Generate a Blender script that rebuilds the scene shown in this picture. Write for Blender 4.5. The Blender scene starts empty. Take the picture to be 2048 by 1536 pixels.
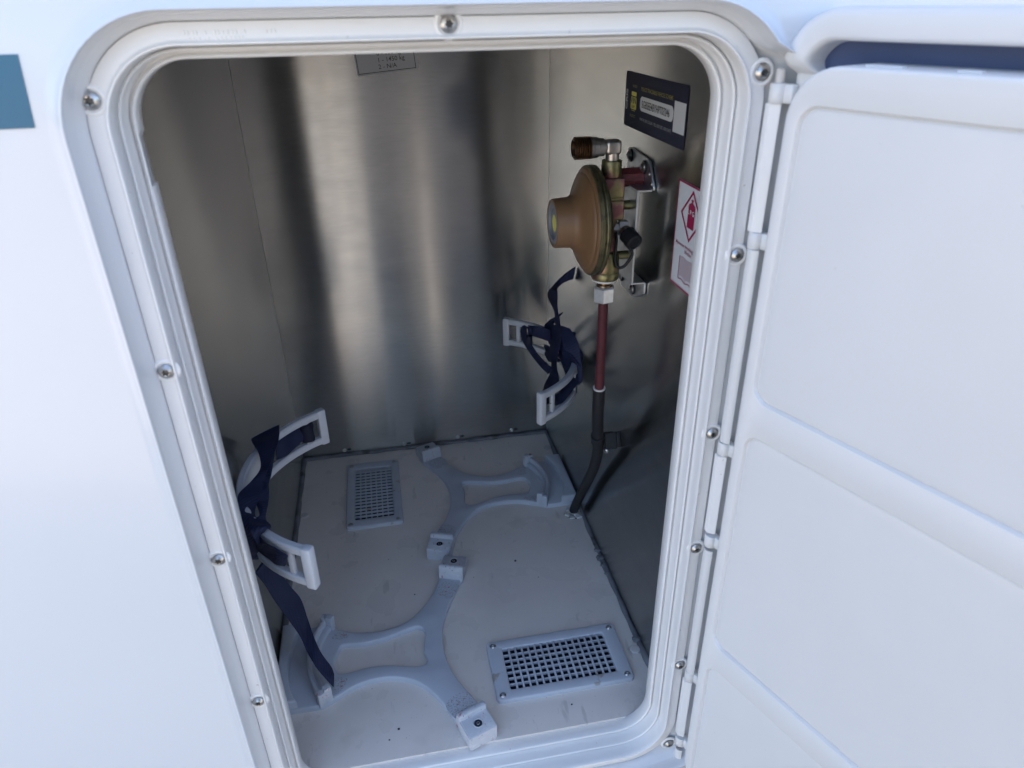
import bpy, bmesh, math, random
from mathutils import Vector, Matrix
R = math.radians
random.seed(7)
S = bpy.context.scene
COL = S.collection

# ------------------------------------------------------------------ camera, sky, sun, exposure
cam_d = bpy.data.cameras.new("camera")
cam = bpy.data.objects.new("camera", cam_d)
COL.objects.link(cam)
cam.location = (0.125042, -0.379750, 0.494903)
cam.rotation_euler = (1.07622761, 0.01613038, -0.18955248)
cam_d.sensor_width = 36.0
cam_d.lens = 36.0 * 1414.468 / 2048.0
cam_d.clip_start = 0.01
cam_d.clip_end = 500
cam_d.dof.use_dof = True
cam_d.dof.focus_distance = 0.58
cam_d.dof.aperture_fstop = 13.0
S.camera = cam

SUN_EL, SUN_AZ = 63.0, 8.0            # the sun stands behind the caravan (azimuth from +Y towards +X)
world = bpy.data.worlds.new("World")
S.world = world
world.use_nodes = True
nt = world.node_tree
sky = nt.nodes.new("ShaderNodeTexSky")
sky.sky_type = 'NISHITA'
sky.sun_disc = False
sky.sun_elevation = R(SUN_EL)
sky.sun_rotation = R(SUN_AZ)
sky.air_density = 1.0
sky.dust_density = 2.0
sky.ozone_density = 1.2
bg = nt.nodes["Background"]
bg.inputs[1].default_value = 0.15
nt.links.new(sky.outputs[0], bg.inputs[0])
sun_d = bpy.data.lights.new("sun", 'SUN')
sun_d.energy = 4.5
sun_d.angle = R(0.5)
sun_d.color = (1.0, 0.93, 0.84)
sun = bpy.data.objects.new("sun", sun_d)
COL.objects.link(sun)
sd = Vector((math.sin(R(SUN_AZ)) * math.cos(R(SUN_EL)), math.cos(R(SUN_AZ)) * math.cos(R(SUN_EL)), math.sin(R(SUN_EL))))
sun.rotation_euler = sd.to_track_quat('Z', 'Y').to_euler()
sun.location = (0, 3, 6)
S.view_settings.view_transform = 'Standard'
S.view_settings.look = 'None'
S.view_settings.exposure = 2.08
S.view_settings.gamma = 1.0
S.render.engine = 'CYCLES'
S.cycles.max_bounces = 16
S.cycles.diffuse_bounces = 8
S.cycles.glossy_bounces = 8
S.cycles.use_denoising = True
S.cycles.caustics_reflective = True

# ------------------------------------------------------------------ materials
def mat(name, color, rough=0.4, metal=0.0, var=0.0, vscale=30.0, bump=0.0, bscale=400.0, coat=0.0, spec=0.5,
        aniso=0.0, arot=0.0, stretch=None, rvar=0.0, blotch=None):
    """Principled material. var: brightness variation; blotch: (colour, scale, threshold, softness, stretch, amount) patches of wear"""
    m = bpy.data.materials.new(name)
    m.use_nodes = True
    n, l = m.node_tree.nodes, m.node_tree.links
    b = n["Principled BSDF"]
    b.inputs["Base Color"].default_value = (*color, 1)
    b.inputs["Roughness"].default_value = rough
    b.inputs["Metallic"].default_value = metal
    b.inputs["Specular IOR Level"].default_value = spec
    b.inputs["Coat Weight"].default_value = coat
    b.inputs["Coat Roughness"].default_value = 0.12
    geo = n.new("ShaderNodeNewGeometry")
    pos = geo.outputs["Position"]
    def noise(scale, detail=4, st=None):
        src = pos
        if st:
            mp = n.new("ShaderNodeMapping")
            mp.inputs["Scale"].default_value = st
            l.new(pos, mp.inputs["Vector"]); src = mp.outputs[0]
        t = n.new("ShaderNodeTexNoise")
        t.inputs["Scale"].default_value = scale
        t.inputs["Detail"].default_value = detail
        l.new(src, t.inputs["Vector"])
        return t.outputs["Fac"]
    csock = None
    if var:
        mr = n.new("ShaderNodeMapRange")
        l.new(noise(vscale, 5, stretch), mr.inputs[0])
        mr.inputs[1].default_value = 0.3; mr.inputs[2].default_value = 0.7
        mr.inputs[3].default_value = 1 - var; mr.inputs[4].default_value = 1 + var
        mx = n.new("ShaderNodeMix"); mx.data_type = 'RGBA'; mx.blend_type = 'MULTIPLY'
        mx.inputs[0].default_value = 1.0
        mx.inputs[6].default_value = (*color, 1)
        l.new(mr.outputs[0], mx.inputs[7])
        csock = mx.outputs[2]
    for bl in (blotch or []):
        bc, bs, th, so, st, amt = bl
        mr = n.new("ShaderNodeMapRange")
        l.new(noise(bs, 3, st), mr.inputs[0])
        mr.inputs[1].default_value = th; mr.inputs[2].default_value = th + so
        mr.inputs[3].default_value = 0; mr.inputs[4].default_value = amt
        mx = n.new("ShaderNodeMix"); mx.data_type = 'RGBA'
        l.new(mr.outputs[0], mx.inputs[0])
        if csock: l.new(csock, mx.inputs[6])
        else: mx.inputs[6].default_value = (*color, 1)
        mx.inputs[7].default_value = (*bc, 1)
        csock = mx.outputs[2]
    if csock: l.new(csock, b.inputs["Base Color"])
    if rvar:
        mr = n.new("ShaderNodeMapRange")
        l.new(noise(vscale * 1.7 + 3, 5, stretch), mr.inputs[0])
        mr.inputs[1].default_value = 0.3; mr.inputs[2].default_value = 0.7
        mr.inputs[3].default_value = max(0.03, rough - rvar); mr.inputs[4].default_value = rough + rvar
        l.new(mr.outputs[0], b.inputs["Roughness"])
    if bump:
        bp = n.new("ShaderNodeBump")
        bp.inputs["Strength"].default_value = bump
        bp.inputs["Distance"].default_value = 0.0004
        l.new(noise(bscale, 4, stretch), bp.inputs["Height"])
        l.new(bp.outputs[0], b.inputs["Normal"])
    if aniso:
        b.inputs["Anisotropic"].default_value = aniso
        b.inputs["Anisotropic Rotation"].default_value = arot
        tg = n.new("ShaderNodeTangent")
        tg.direction_type = 'UV_MAP'; tg.uv_map = "UVMap"
        l.new(tg.outputs[0], b.inputs["Tangent"])
    return m

M = {}
M['wall'] = mat("caravan_gelcoat", (0.615, 0.63, 0.645), 0.22, var=0.012, vscale=6, bump=0.02, bscale=60, coat=0.3)
M['frame'] = mat("white_frame_plastic", (0.79, 0.79, 0.78), 0.30, var=0.015, vscale=40, bump=0.03, bscale=900,
                 blotch=[((0.35, 0.33, 0.30), 330, 0.745, 0.02, None, 0.7)])
M['door'] = mat("white_door_plastic", (0.70, 0.70, 0.69), 0.34, var=0.012, vscale=25, bump=0.05, bscale=1400,
                blotch=[((0.45, 0.43, 0.40), 300, 0.77, 0.02, None, 0.5)])
M['seal'] = mat("dark_rubber_seal", (0.050, 0.075, 0.165), 0.5, var=0.1)
M['decal'] = mat("blue_vinyl", (0.006, 0.110, 0.195), 0.28, var=0.02)
M['alu'] = mat("brushed_aluminium", (0.44, 0.445, 0.437), 0.245, metal=1.0, var=0.04, vscale=9, blotch=[((0.33, 0.335, 0.33), 1100, 0.42, 0.3, (0.10, 0.10, 1.0), 0.45), ((0.60, 0.60, 0.58), 260, 0.71, 0.05, (1, 1, 1), 0.18)],
               stretch=(1.0, 1.0, 3.5), aniso=1.0, arot=0.25, rvar=0.02)
M['refl_grey'] = mat("reflection_tone_grey", (0.34, 0.34, 0.335), 0.6)  # grey picked for the tone it lends the back panel's reflection
M['floor'] = mat("grey_floor_plastic", (0.72, 0.675, 0.63), 0.30, var=0.05, vscale=14, bump=0.05, bscale=500, rvar=0.06,
                 blotch=[((0.10, 0.09, 0.08), 210, 0.745, 0.02, None, 0.9), ((0.30, 0.27, 0.24), 620, 0.70, 0.04, None, 0.7), ((0.45, 0.42, 0.39), 90, 0.66, 0.05, (1, 0.25, 1), 0.45), ((0.50, 0.45, 0.39), 24, 0.63, 0.10, None, 0.25)])
M['tray'] = mat("grey_tray_plastic", (0.48, 0.52, 0.585), 0.42, var=0.03, vscale=60, bump=0.08, bscale=1500)
M['traydirt'] = mat("scuffed_tray_plastic", (0.48, 0.52, 0.585), 0.5, var=0.05, vscale=60, bump=0.1, bscale=1500,
                    blotch=[((0.16, 0.15, 0.13), 900, 0.50, 0.20, None, 0.8), ((0.40, 0.05, 0.05), 170, 0.645, 0.03, (1, 2.6, 1), 0.8)])
M['block'] = mat("scraped_block_plastic", (0.50, 0.53, 0.58), 0.45, var=0.04, vscale=80, bump=0.08, bscale=1500,
                 blotch=[((0.12, 0.11, 0.10), 300, 0.66, 0.05, None, 0.8), ((0.62, 0.63, 0.65), 160, 0.58, 0.06, (1, 1, 2.5), 0.5),
                         ((0.38, 0.05, 0.05), 150, 0.655, 0.04, (2.2, 0.8, 0.6), 0.75)])
M['vent'] = mat("grey_vent_plastic", (0.50, 0.54, 0.60), 0.38, var=0.03, vscale=60, bump=0.05, bscale=1500,
                blotch=[((0.25, 0.19, 0.12), 70, 0.66, 0.04, None, 0.6)])
M['well'] = mat("dark_vent_well", (0.02, 0.028, 0.045), 0.7)
M['bead'] = mat("grey_sealant", (0.17, 0.175, 0.19), 0.5, var=0.25, vscale=60, bump=0.4, bscale=300,
                blotch=[((0.05, 0.05, 0.05), 45, 0.58, 0.06, None, 0.7)])
M['whitecap'] = mat("pale_cap_plastic", (0.58, 0.56, 0.54), 0.4)
M['steel'] = mat("screw_steel", (0.50, 0.49, 0.47), 0.30, metal=1.0, var=0.2, vscale=300, blotch=[((0.16, 0.14, 0.12), 500, 0.56, 0.1, None, 0.6)])
M['recess'] = mat("screw_recess", (0.10, 0.10, 0.10), 0.5, metal=0.8)
M['zinc'] = mat("zinc_plate", (0.50, 0.53, 0.56), 0.40, metal=1.0, var=0.12, vscale=120, rvar=0.08, bump=0.06, bscale=900)
M['nut'] = mat("zinc_nut", (0.66, 0.69, 0.72), 0.38, metal=0.85, var=0.1, vscale=300, bump=0.2, bscale=1200)
M['olive'] = mat("passivated_zinc", (0.23, 0.21, 0.105), 0.42, metal=0.9, var=0.25, vscale=120, bump=0.12, bscale=900, rvar=0.08,
                 blotch=[((0.42, 0.16, 0.18), 38, 0.53, 0.10, None, 0.65), ((0.10, 0.09, 0.05), 160, 0.60, 0.08, None, 0.7)])
M['pink'] = mat("pink_tarnished_zinc", (0.22, 0.10, 0.105), 0.42, metal=0.85, var=0.2, vscale=120, bump=0.1, bscale=900,
                blotch=[((0.30, 0.29, 0.13), 60, 0.52, 0.10, None, 0.8)])
M['nickel'] = mat("nickel_fitting", (0.46, 0.43, 0.40), 0.36, metal=1.0, var=0.12, vscale=200, bump=0.1, bscale=900)
M['copper'] = mat("worn_brass_thread", (0.24, 0.15, 0.09), 0.34, metal=1.0, var=0.3, vscale=200)
M['rim'] = mat("tarnished_brass_rim", (0.15, 0.135, 0.075), 0.46, metal=0.85, var=0.3, vscale=140, bump=0.25, bscale=700,
               blotch=[((0.06, 0.055, 0.04), 130, 0.55, 0.1, None, 0.7)])
M['cover'] = mat("ochre_painted_cover", (0.17, 0.095, 0.046), 0.42, rvar=0.05, var=0.05, vscale=70, bump=0.06, bscale=800, spec=0.4)
M['plug'] = mat("grey_plug_plastic", (0.16, 0.17, 0.19), 0.45)
M['yellow'] = mat("yellow_label", (0.72, 0.66, 0.14), 0.5)
M['hose'] = mat("red_rubber_hose", (0.085, 0.019, 0.026), 0.6, spec=0.3, var=0.15, vscale=120, bump=0.1, bscale=500)
M['rubber'] = mat("black_rubber", (0.014, 0.015, 0.018), 0.5, spec=0.3, var=0.1, bump=0.08, bscale=700)
M['loctite'] = mat("dark_red_threadlock", (0.13, 0.025, 0.03), 0.5, var=0.4, vscale=400, bump=0.8, bscale=500)
M['cradle'] = mat("pale_grey_cradle_plastic", (0.52, 0.55, 0.60), 0.36, var=0.02, bump=0.03, bscale=900)
M['offwhite'] = mat("off_white_washer", (0.66, 0.65, 0.62), 0.5)
M['foot'] = mat("metallic_sealing_putty", (0.55, 0.55, 0.53), 0.4, metal=0.4, var=0.3, vscale=200, bump=0.6, bscale=250,
                blotch=[((0.10, 0.08, 0.05), 120, 0.56, 0.08, None, 0.8)])
M['paper'] = mat("plate_label_paper", (0.55, 0.58, 0.62), 0.6, spec=0.2)
M['white_lbl'] = mat("white_label_vinyl", (0.62, 0.64, 0.66), 0.4)
M['navy_lbl'] = mat("navy_label_vinyl", (0.028, 0.03, 0.052), 0.6, spec=0.2)
M['circuit'] = mat("faint_circuit_print", (0.05, 0.054, 0.09), 0.6, spec=0.2)
M['black_ink'] = mat("black_ink", (0.02, 0.02, 0.025), 0.5)
M['magenta'] = mat("magenta_ink", (0.30, 0.012, 0.065), 0.45)
M['gold_ink'] = mat("gold_ink", (0.30, 0.27, 0.07), 0.5)
M['grey_ink'] = mat("grey_ink", (0.33, 0.35, 0.38), 0.5)
M['ground'] = mat("paving", (0.33, 0.285, 0.235), 0.85, var=0.2, vscale=3)
M['shell'] = mat("caravan_shell", (0.68, 0.79, 0.78), 0.3)

def webbing():
    m = bpy.data.materials.new("navy_webbing"); m.use_nodes = True
    n, l = m.node_tree.nodes, m.node_tree.links
    b = n["Principled BSDF"]
    b.inputs["Roughness"].default_value = 0.75
    uv = n.new("ShaderNodeUVMap"); uv.uv_map = "UVMap"
    w1 = n.new("ShaderNodeTexWave"); w1.inputs["Scale"].default_value = 0.9; w1.bands_direction = 'DIAGONAL'
    w1.inputs["Distortion"].default_value = 0.6; w1.inputs["Detail"].default_value = 1
    mp = n.new("ShaderNodeMapping"); mp.inputs["Scale"].default_value = (215, 300, 1)
    l.new(uv.outputs[0], mp.inputs[0]); l.new(mp.outputs[0], w1.inputs[0])
    ck = n.new("ShaderNodeTexChecker"); ck.inputs["Scale"].default_value = 1
    mp2 = n.new("ShaderNodeMapping"); mp2.inputs["Scale"].default_value = (700, 420, 1)
    l.new(uv.outputs[0], mp2.inputs[0]); l.new(mp2.outputs[0], ck.inputs[0])
    mx = n.new("ShaderNodeMix"); mx.data_type = 'RGBA'
    mx.inputs[6].default_value = (0.003, 0.006, 0.026, 1); mx.inputs[7].default_value = (0.010, 0.019, 0.078, 1)
    mm = n.new("ShaderNodeMath"); mm.operation = 'MULTIPLY'
    l.new(w1.outputs["Fac"], mm.inputs[0]); mm.inputs[1].default_value = 1.0
    l.new(mm.outputs[0], mx.inputs[0]); l.new(mx.outputs[2], b.inputs["Base Color"])
    bp = n.new("ShaderNodeBump"); bp.inputs["Strength"].default_value = 0.5; bp.inputs["Distance"].default_value = 0.0004
    ad = n.new("ShaderNodeMath"); l.new(w1.outputs["Fac"], ad.inputs[0]); l.new(ck.outputs["Fac"], ad.inputs[1])
    l.new(ad.outputs[0], bp.inputs["Height"]); l.new(bp.outputs[0], b.inputs["Normal"])
    return m
M['web'] = webbing()

# ------------------------------------------------------------------ helpers
def link(o, parent=None):
    COL.objects.link(o)
    if parent is not None: o.parent = parent
    return o

def tag(o, label, cat=None, group=None, kind=None):
    o['label'] = label
    if cat: o['category'] = cat
    if group: o['group'] = group
    if kind: o['kind'] = kind
    return o

def thing(name, label, cat, loc=(0, 0, 0), rotz=0.0, group=None, parent=None):
    o = bpy.data.objects.new(name, None)
    o.empty_display_size = 0.02
    o.location = loc; o.rotation_euler = (0, 0, rotz)
    link(o, parent)
    return tag(o, label, cat, group)

def finish(name, bm, m, parent=None, ang=38, recalc=True, loc=None):
    if recalc: bmesh.ops.recalc_face_normals(bm, faces=bm.faces[:])
    me = bpy.data.meshes.new(name)
    bm.to_mesh(me); bm.free()
    for p in me.polygons: p.use_smooth = True
    me.set_sharp_from_angle(angle=R(ang))
    if m is not None: me.materials.append(m)
    o = bpy.data.objects.new(name, me)
    if loc: o.location = loc
    return link(o, parent)

def inst(o, parent, matrix=None, name=None):
    c = o.copy()
    if name: c.name = name
    COL.objects.link(c)
    c.parent = parent
    if matrix is not None: c.matrix_local = matrix
    return c

def box(bm, x0, x1, y0, y1, z0, z1, bev=0.0, seg=2, mtx=None):
    r = bmesh.ops.create_cube(bm, size=1.0)
    vs = r['verts']
    for v in vs:
        v.co = Vector((x0 + (v.co.x + .5) * (x1 - x0), y0 + (v.co.y + .5) * (y1 - y0), z0 + (v.co.z + .5) * (z1 - z0)))
    if bev:
        es = list({e for v in vs for e in v.link_edges})
        rr = bmesh.ops.bevel(bm, geom=es, offset=bev, segments=seg, profile=0.5, affect='EDGES')
        vs = list({v for f in rr['faces'] for v in f.verts} | {v for v in vs if v.is_valid})
    if mtx is not None:
        for v in vs: v.co = mtx @ v.co
    return vs

def frame_of(d):
    d = Vector(d).normalized()
    a = Vector((0, 0, 1)) if abs(d.z) < .9 else Vector((1, 0, 0))
    u = d.cross(a).normalized(); v = d.cross(u).normalized()
    return d, u, v

def lathe(bm, origin, axis, prof, n=40, mod=None, cap0=True, cap1=True, frame=None):
    """prof: list of (t along axis, radius); mod(i_ring, angle) scales the radius"""
    d, u, v = frame or frame_of(axis)
    o = Vector(origin); rings = []
    for i, (t, r) in enumerate(prof):
        ring = []
        for k in range(n):
            a = 2 * math.pi * k / n
            rr = r * (mod(i, a) if mod else 1)
            ring.append(bm.verts.new(o + d * t + (u * math.cos(a) + v * math.sin(a)) * rr))
        rings.append(ring)
    for a, b in zip(rings, rings[1:]):
        for k in range(n):
            bm.faces.new((a[k], a[(k + 1) % n], b[(k + 1) % n], b[k]))
    if cap0: bm.faces.new(rings[0][::-1])
    if cap1: bm.faces.new(rings[-1])
    return rings

def catmull(pts, sub=6):
    P = [Vector(p) for p in pts]; out = []
    for i in range(len(P) - 1):
        p0 = P[max(i - 1, 0)]; p1 = P[i]; p2 = P[i + 1]; p3 = P[min(i + 2, len(P) - 1)]
        for s in range(sub):
            t = s / sub
            out.append(.5 * ((2 * p1) + (-p0 + p2) * t + (2 * p0 - 5 * p1 + 4 * p2 - p3) * t * t + (-p0 + 3 * p1 - 3 * p2 + p3) * t ** 3))
    out.append(P[-1]); return out

def tube(bm, pts, rad, n=14, sub=6, smooth=True):
    P = catmull(pts, sub) if smooth else [Vector(p) for p in pts]
    N = len(P); rings = []
    up = None
    for i, p in enumerate(P):
        d = (P[min(i + 1, N - 1)] - P[max(i - 1, 0)]).normalized()
        if up is None:
            _, up, _ = frame_of(d)
        up = (up - d * up.dot(d)).normalized(); v = d.cross(up)
        r = rad(i / (N - 1)) if callable(rad) else rad
        rings.append([bm.verts.new(p + (up * math.cos(2 * math.pi * k / n) + v * math.sin(2 * math.pi * k / n)) * r) for k in range(n)])
    for a, b in zip(rings, rings[1:]):
        for k in range(n):
            bm.faces.new((a[k], a[(k + 1) % n], b[(k + 1) % n], b[k]))
    bm.faces.new(rings[0][::-1]); bm.faces.new(rings[-1])

def rrect(x0, x1, z0, z1, r, o=0.0, n=10, left_extra=(), notch=None):
    """rounded rectangle grown by o, constant vertex count, clockwise from bottom-left going up the left side; (x, z) pairs"""
    pts = []
    R_ = max(r + o, 1e-4)
    x0 -= o; x1 += o; z0 -= o; z1 += o
    def arc(cx, cz, a0, a1):
        for i in range(n + 1):
            a = R(a0 + (a1 - a0) * i / n)
            pts.append((cx + R_ * math.cos(a), cz + R_ * math.sin(a)))
    arc(x0 + R_, z0 + R_, 270, 180)
    for z, dx in left_extra:
        pts.append((x0 - (dx if notch else 0), z))
    arc(x0 + R_, z1 - R_, 180, 90)
    arc(x1 - R_, z1 - R_, 90, 0)
    arc(x1 - R_, z0 + R_, 0, -90)
    return pts

def loops(bm, rings, closed=True):
    V = [[bm.verts.new(p) for p in ring] for ring in rings]
    n = len(V[0])
    for a, b in zip(V, V[1:]):
        for k in range(n if closed else n - 1):
            bm.faces.new((a[k], a[(k + 1) % n], b[(k + 1) % n], b[k]))
    return V

def fill(bm, rings_of_verts):
    es = []
    for ring in rings_of_verts:
        for k in range(len(ring)):
            a, b = ring[k], ring[(k + 1) % len(ring)]
            e = bm.edges.get((a, b)) or bm.edges.new((a, b))
            es.append(e)
    bmesh.ops.triangle_fill(bm, use_beauty=True, use_dissolve=False, edges=es)

def area(p): return sum(p[i][0] * p[(i + 1) % len(p)][1] - p[(i + 1) % len(p)][0] * p[i][1] for i in range(len(p))) / 2

def inset(p, d):
    """offset a counter-clockwise loop inwards by d"""
    out = []; n = len(p)
    for i in range(n):
        a = Vector(p[i - 1]); b = Vector(p[i]); c = Vector(p[(i + 1) % n])
        t1 = (b - a).normalized(); t2 = (c - b).normalized()
        n1 = Vector((-t1.y, t1.x)); n2 = Vector((-t2.y, t2.x))
        m_ = n1 + n2
        m_ = m_ / max(m_.length_squared, 0.5) * 2 * 0.5 * 1.0 if m_.length > 1e-6 else n1
        q = b + (n1 + n2).normalized() * d / max((n1 + n2).normalized().dot(n1), 0.5)
        out.append((q.x, q.y))
    return out

def plate(bm, outer, holes, z0, z1, bev, to3=lambda x, y, z: Vector((x, y, z))):
    """flat plate with rounded top edges; outlines in plan"""
    tops = []; bots = []
    for i, lp in enumerate([outer] + list(holes)):
        a = area(lp)
        if (a < 0) == (i == 0): lp = lp[::-1]
        rr = [[(p, z0) for p in lp], [(p, z1 - bev) for p in lp], [(p, z1 - bev * .3) for p in inset(lp, bev * .3)], [(p, z1) for p in inset(lp, bev)]]
        V = loops(bm, [[to3(p[0], p[1], z) for p, z in ring] for ring in rr])
        tops.append(V[-1])
    fill(bm, tops)

def smooth_loop(pts, sub=5):
    P = [Vector((p[0], p[1])) for p in pts]; n = len(P); out = []
    for i in range(n):
        p0, p1, p2, p3 = P[i - 1], P[i], P[(i + 1) % n], P[(i + 2) % n]
        for s in range(sub):
            t = s / sub
            q = .5 * ((2 * p1) + (-p0 + p2) * t + (2 * p0 - 5 * p1 + 4 * p2 - p3) * t * t + (-p0 + 3 * p1 - 3 * p2 + p3) * t ** 3)
            out.append((q.x, q.y))
    return out

def smooth_open(pts, sub=5):
    return [(p.x, p.y) for p in catmull([(q[0], q[1], 0) for q in pts], sub)]

def ribbon(bm, st, th=0.0013, sub=7, wave=0.0):
    """webbing from pairs of edge points in mm; returns nothing, writes a UV (u across, v along) in metres"""
    L = catmull([Vector(s[:3]) / 1000 for s in st], sub); Rr = catmull([Vector(s[3:]) / 1000 for s in st], sub)
    uvl = bm.loops.layers.uv.new("UVMap")
    N = len(L); rows = []; s = 0
    K = 4
    for i in range(N):
        if i: s += ((L[i] + Rr[i]) / 2 - (L[i - 1] + Rr[i - 1]) / 2).length
        d = ((L[min(i + 1, N - 1)] + Rr[min(i + 1, N - 1)]) - (L[max(i - 1, 0)] + Rr[max(i - 1, 0)])).normalized()
        w = Rr[i] - L[i]
        nn = w.cross(d).normalized() * (th / 2)
        bulge = nn.normalized() * math.sin(i * 0.45) * wave
        front = []; back = []
        for k in range(K + 1):
            t = k / K
            p = L[i].lerp(Rr[i], t) + bulge * (4 * t * (1 - t))
            e = 0.35 if k in (0, K) else 1.0
            front.append((bm.verts.new(p + nn * e), t * w.length, s)); back.append((bm.verts.new(p - nn * e), t * w.length, s))
        rows.append(front + back[::-1])
    n = len(rows[0])
    def quad(vs):
        f = bm.faces.new([v[0] for v in vs])
        for lp, v in zip(f.loops, vs): lp[uvl].uv = (v[1], v[2])
    for a, b in zip(rows, rows[1:]):
        for k in range(n):
            quad((a[k], a[(k + 1) % n], b[(k + 1) % n], b[k]))
    quad(rows[0][::-1]); quad(rows[-1])

def text_mesh(name, body, m, parent, mtx, size, width=None, align='LEFT', bold=0.0, extrude=0.0):
    cu = bpy.data.curves.new(name, 'FONT')
    cu.body = body; cu.size = size; cu.align_x = align; cu.align_y = 'CENTER'
    cu.offset = bold; cu.extrude = extrude; cu.resolution_u = 3
    to = bpy.data.objects.new(name + "_curve", cu)
    COL.objects.link(to)
    bpy.context.view_layer.update()
    dg = bpy.context.evaluated_depsgraph_get()
    me = bpy.data.meshes.new_from_object(to.evaluated_get(dg))
    bpy.data.objects.remove(to); bpy.data.curves.remove(cu)
    xs = [v.co.x for v in me.vertices]
    if width and xs:
        sx = width / (max(xs) - min(xs)); off = min(xs) if align == 'LEFT' else 0
        for v in me.vertices: v.co.x = (v.co.x - off) * sx
    me.transform(mtx)
    me.materials.clear(); me.materials.append(m)
    me.name = name
    return link(bpy.data.objects.new(name, me), parent)

def right_wall(y, z, lift):                         # lettering frame on the right-hand lining, read from the back to the front
    return Matrix(((0, 0, -1, 0.3098 - lift), (-1, 0, 0, y), (0, 1, 0, z), (0, 0, 0, 1)))

def flat_poly(bm, pts, mtx, hole=None):
    V = [bm.verts.new(mtx @ Vector((x, y, 0))) for x, y in pts]
    if hole:
        H = [bm.verts.new(mtx @ Vector((x, y, 0))) for x, y in hole]
        fill(bm, [V, H])
    else:
        bm.faces.new(V)

def flatobj(name, polys, m, parent, mtx):
    bm = bmesh.new()
    for p in polys:
        if isinstance(p, tuple): flat_poly(bm, p[0], mtx, p[1])
        else: flat_poly(bm, p, mtx)
    return finish(name, bm, m, parent)

def stroke(a, b, w):
    a = Vector(a); b = Vector(b); d = (b - a).normalized(); n = Vector((-d.y, d.x)) * w / 2
    return [tuple(a + n), tuple(a - n), tuple(b - n), tuple(b + n)]

# ------------------------------------------------------------------ ground and caravan
bm = bmesh.new()
vs = [bm.verts.new(p) for p in ((-40, -60, -0.62), (40, -60, -0.62), (40, 40, -0.62), (-40, 40, -0.62))]
bm.faces.new(vs)
g = finish("ground", bm, M['ground']); g['kind'] = 'structure'; g['label'] = "pale paving in front of the caravan"

OX0, OX1, OZ0, OZ1, ORAD = 0.0295, 0.2880, -0.0025, 0.4768, 0.025      # the hatch opening
caravan = thing("caravan", "white caravan side with a moulded recess and a blue stripe end", "caravan", (0, 0, 0))
bm = bmesh.new()
prof = [(14.30, -56.0), (14.35, -58.6), (14.45, -62.6), (15.4, -65.2), (16.6, -67.8), (16.9, -68.6), (17.6, -74.4), (18.0, -76.0), (18.4, -76.6), (18.9, -76.5), (19.8, -75.6), (21.4, -74.2), (23.4, -73.0), (25.8, -72.3)]
def wall_ring(o, y):
    out = []
    for x, z in rrect(OX0 + .0010, OX1 + .0003, OZ0, OZ1 - .0004, ORAD, o / 1000, n=14):
        if x > 0.2 and o > 14.4 and y > -99:                        # the recess steps outwards behind the hinge side of the door
            t = min(1, max(0, (0.4785 - z) / 0.012)); x += 0.019 * t * t * (3 - 2 * t) * min(1, max(0, (x - .27) / .02))
        out.append(Vector((x, y / 1000, z)))
    return out
V = loops(bm, [wall_ring(o, y) for o, y in prof])
W = [bm.verts.new(p) for p in ((-1.7, -0.0722, -0.35), (-1.7, -0.0722, 1.75), (2.6, -0.0722, 1.75), (2.6, -0.0722, -0.35))]
fill(bm, [V[-1], W])
finish("side_wall", bm, M['wall'], caravan, ang=50)
bm = bmesh.new()
fr = [(-1.7, -0.35), (-1.7, 1.75), (2.6, 1.75), (2.6, -0.35)]
A = [bm.verts.new((x, -0.0722, z)) for x, z in fr]; B = [bm.verts.new((x, 2.05, z)) for x, z in fr]
for k in range(4): bm.faces.new((A[k], A[(k + 1) % 4], B[(k + 1) % 4], B[k]))
bm.faces.new(B)
finish("body_shell", bm, M['shell'], caravan)
bm = bmesh.new()
pl = [(-0.55, 0.4555), (0.0015, 0.4565), (0.0035, 0.4815), (-0.55, 0.4810)]
F = [bm.verts.new((x, -0.0727, z)) for x, z in pl]; Bk = [bm.verts.new((x, -0.0719, z)) for x, z in pl]
bm.faces.new(F); bm.faces.new(Bk[::-1])
for k in range(4): bm.faces.new((F[k], F[(k + 1) % 4], Bk[(k + 1) % 4], Bk[k]))
finish("decal_stripe", bm, M['decal'], caravan)

# ------------------------------------------------------------------ gas locker lining
BX, BD, BT = 0.310, 0.3850, 0.53
locker = thing("gas_locker", "bare aluminium lined gas locker with grey plastic floor", "locker", (0, 0, 0))

def sheet(name, origin, eu, ev, lu, lv, nu, nv, nrm, disp, m, parent, th=0.0012):
    """lining sheet facing nrm: a gently uneven grid with a folded edge; UV u runs along eu"""
    bm = bmesh.new(); uvl = bm.loops.layers.uv.new("UVMap")
    o, eu, ev, nrm = map(Vector, (origin, eu, ev, nrm))
    g = [[bm.verts.new(o + eu * (lu * i / nu) + ev * (lv * j / nv) + nrm * disp(i / nu, j / nv)) for i in range(nu + 1)] for j in range(nv + 1)]
    for j in range(nv):
        for i in range(nu):
            f = bm.faces.new((g[j][i], g[j][i + 1], g[j + 1][i + 1], g[j + 1][i]))
            for lp, (a, b) in zip(f.loops, ((i, j), (i + 1, j), (i + 1, j + 1), (i, j + 1))): lp[uvl].uv = (a / nu * lu, b / nv * lv)
    f0 = bm.faces[:] if False else None
    bm.faces.ensure_lookup_table()
    if bm.faces[0].calc_area() and (bm.faces.ensure_lookup_table() or True):
        bm.normal_update()
        if bm.faces[0].normal.dot(nrm) < 0: bmesh.ops.reverse_faces(bm, faces=bm.faces[:])
    bd = [e for e in bm.edges if e.is_boundary]
    ex = bmesh.ops.extrude_edge_only(bm, edges=bd)
    for v in [x for x in ex['geom'] if isinstance(x, bmesh.types.BMVert)]: v.co -= nrm * th
    return finish(name, bm, m, parent, ang=30, recalc=False)

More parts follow.
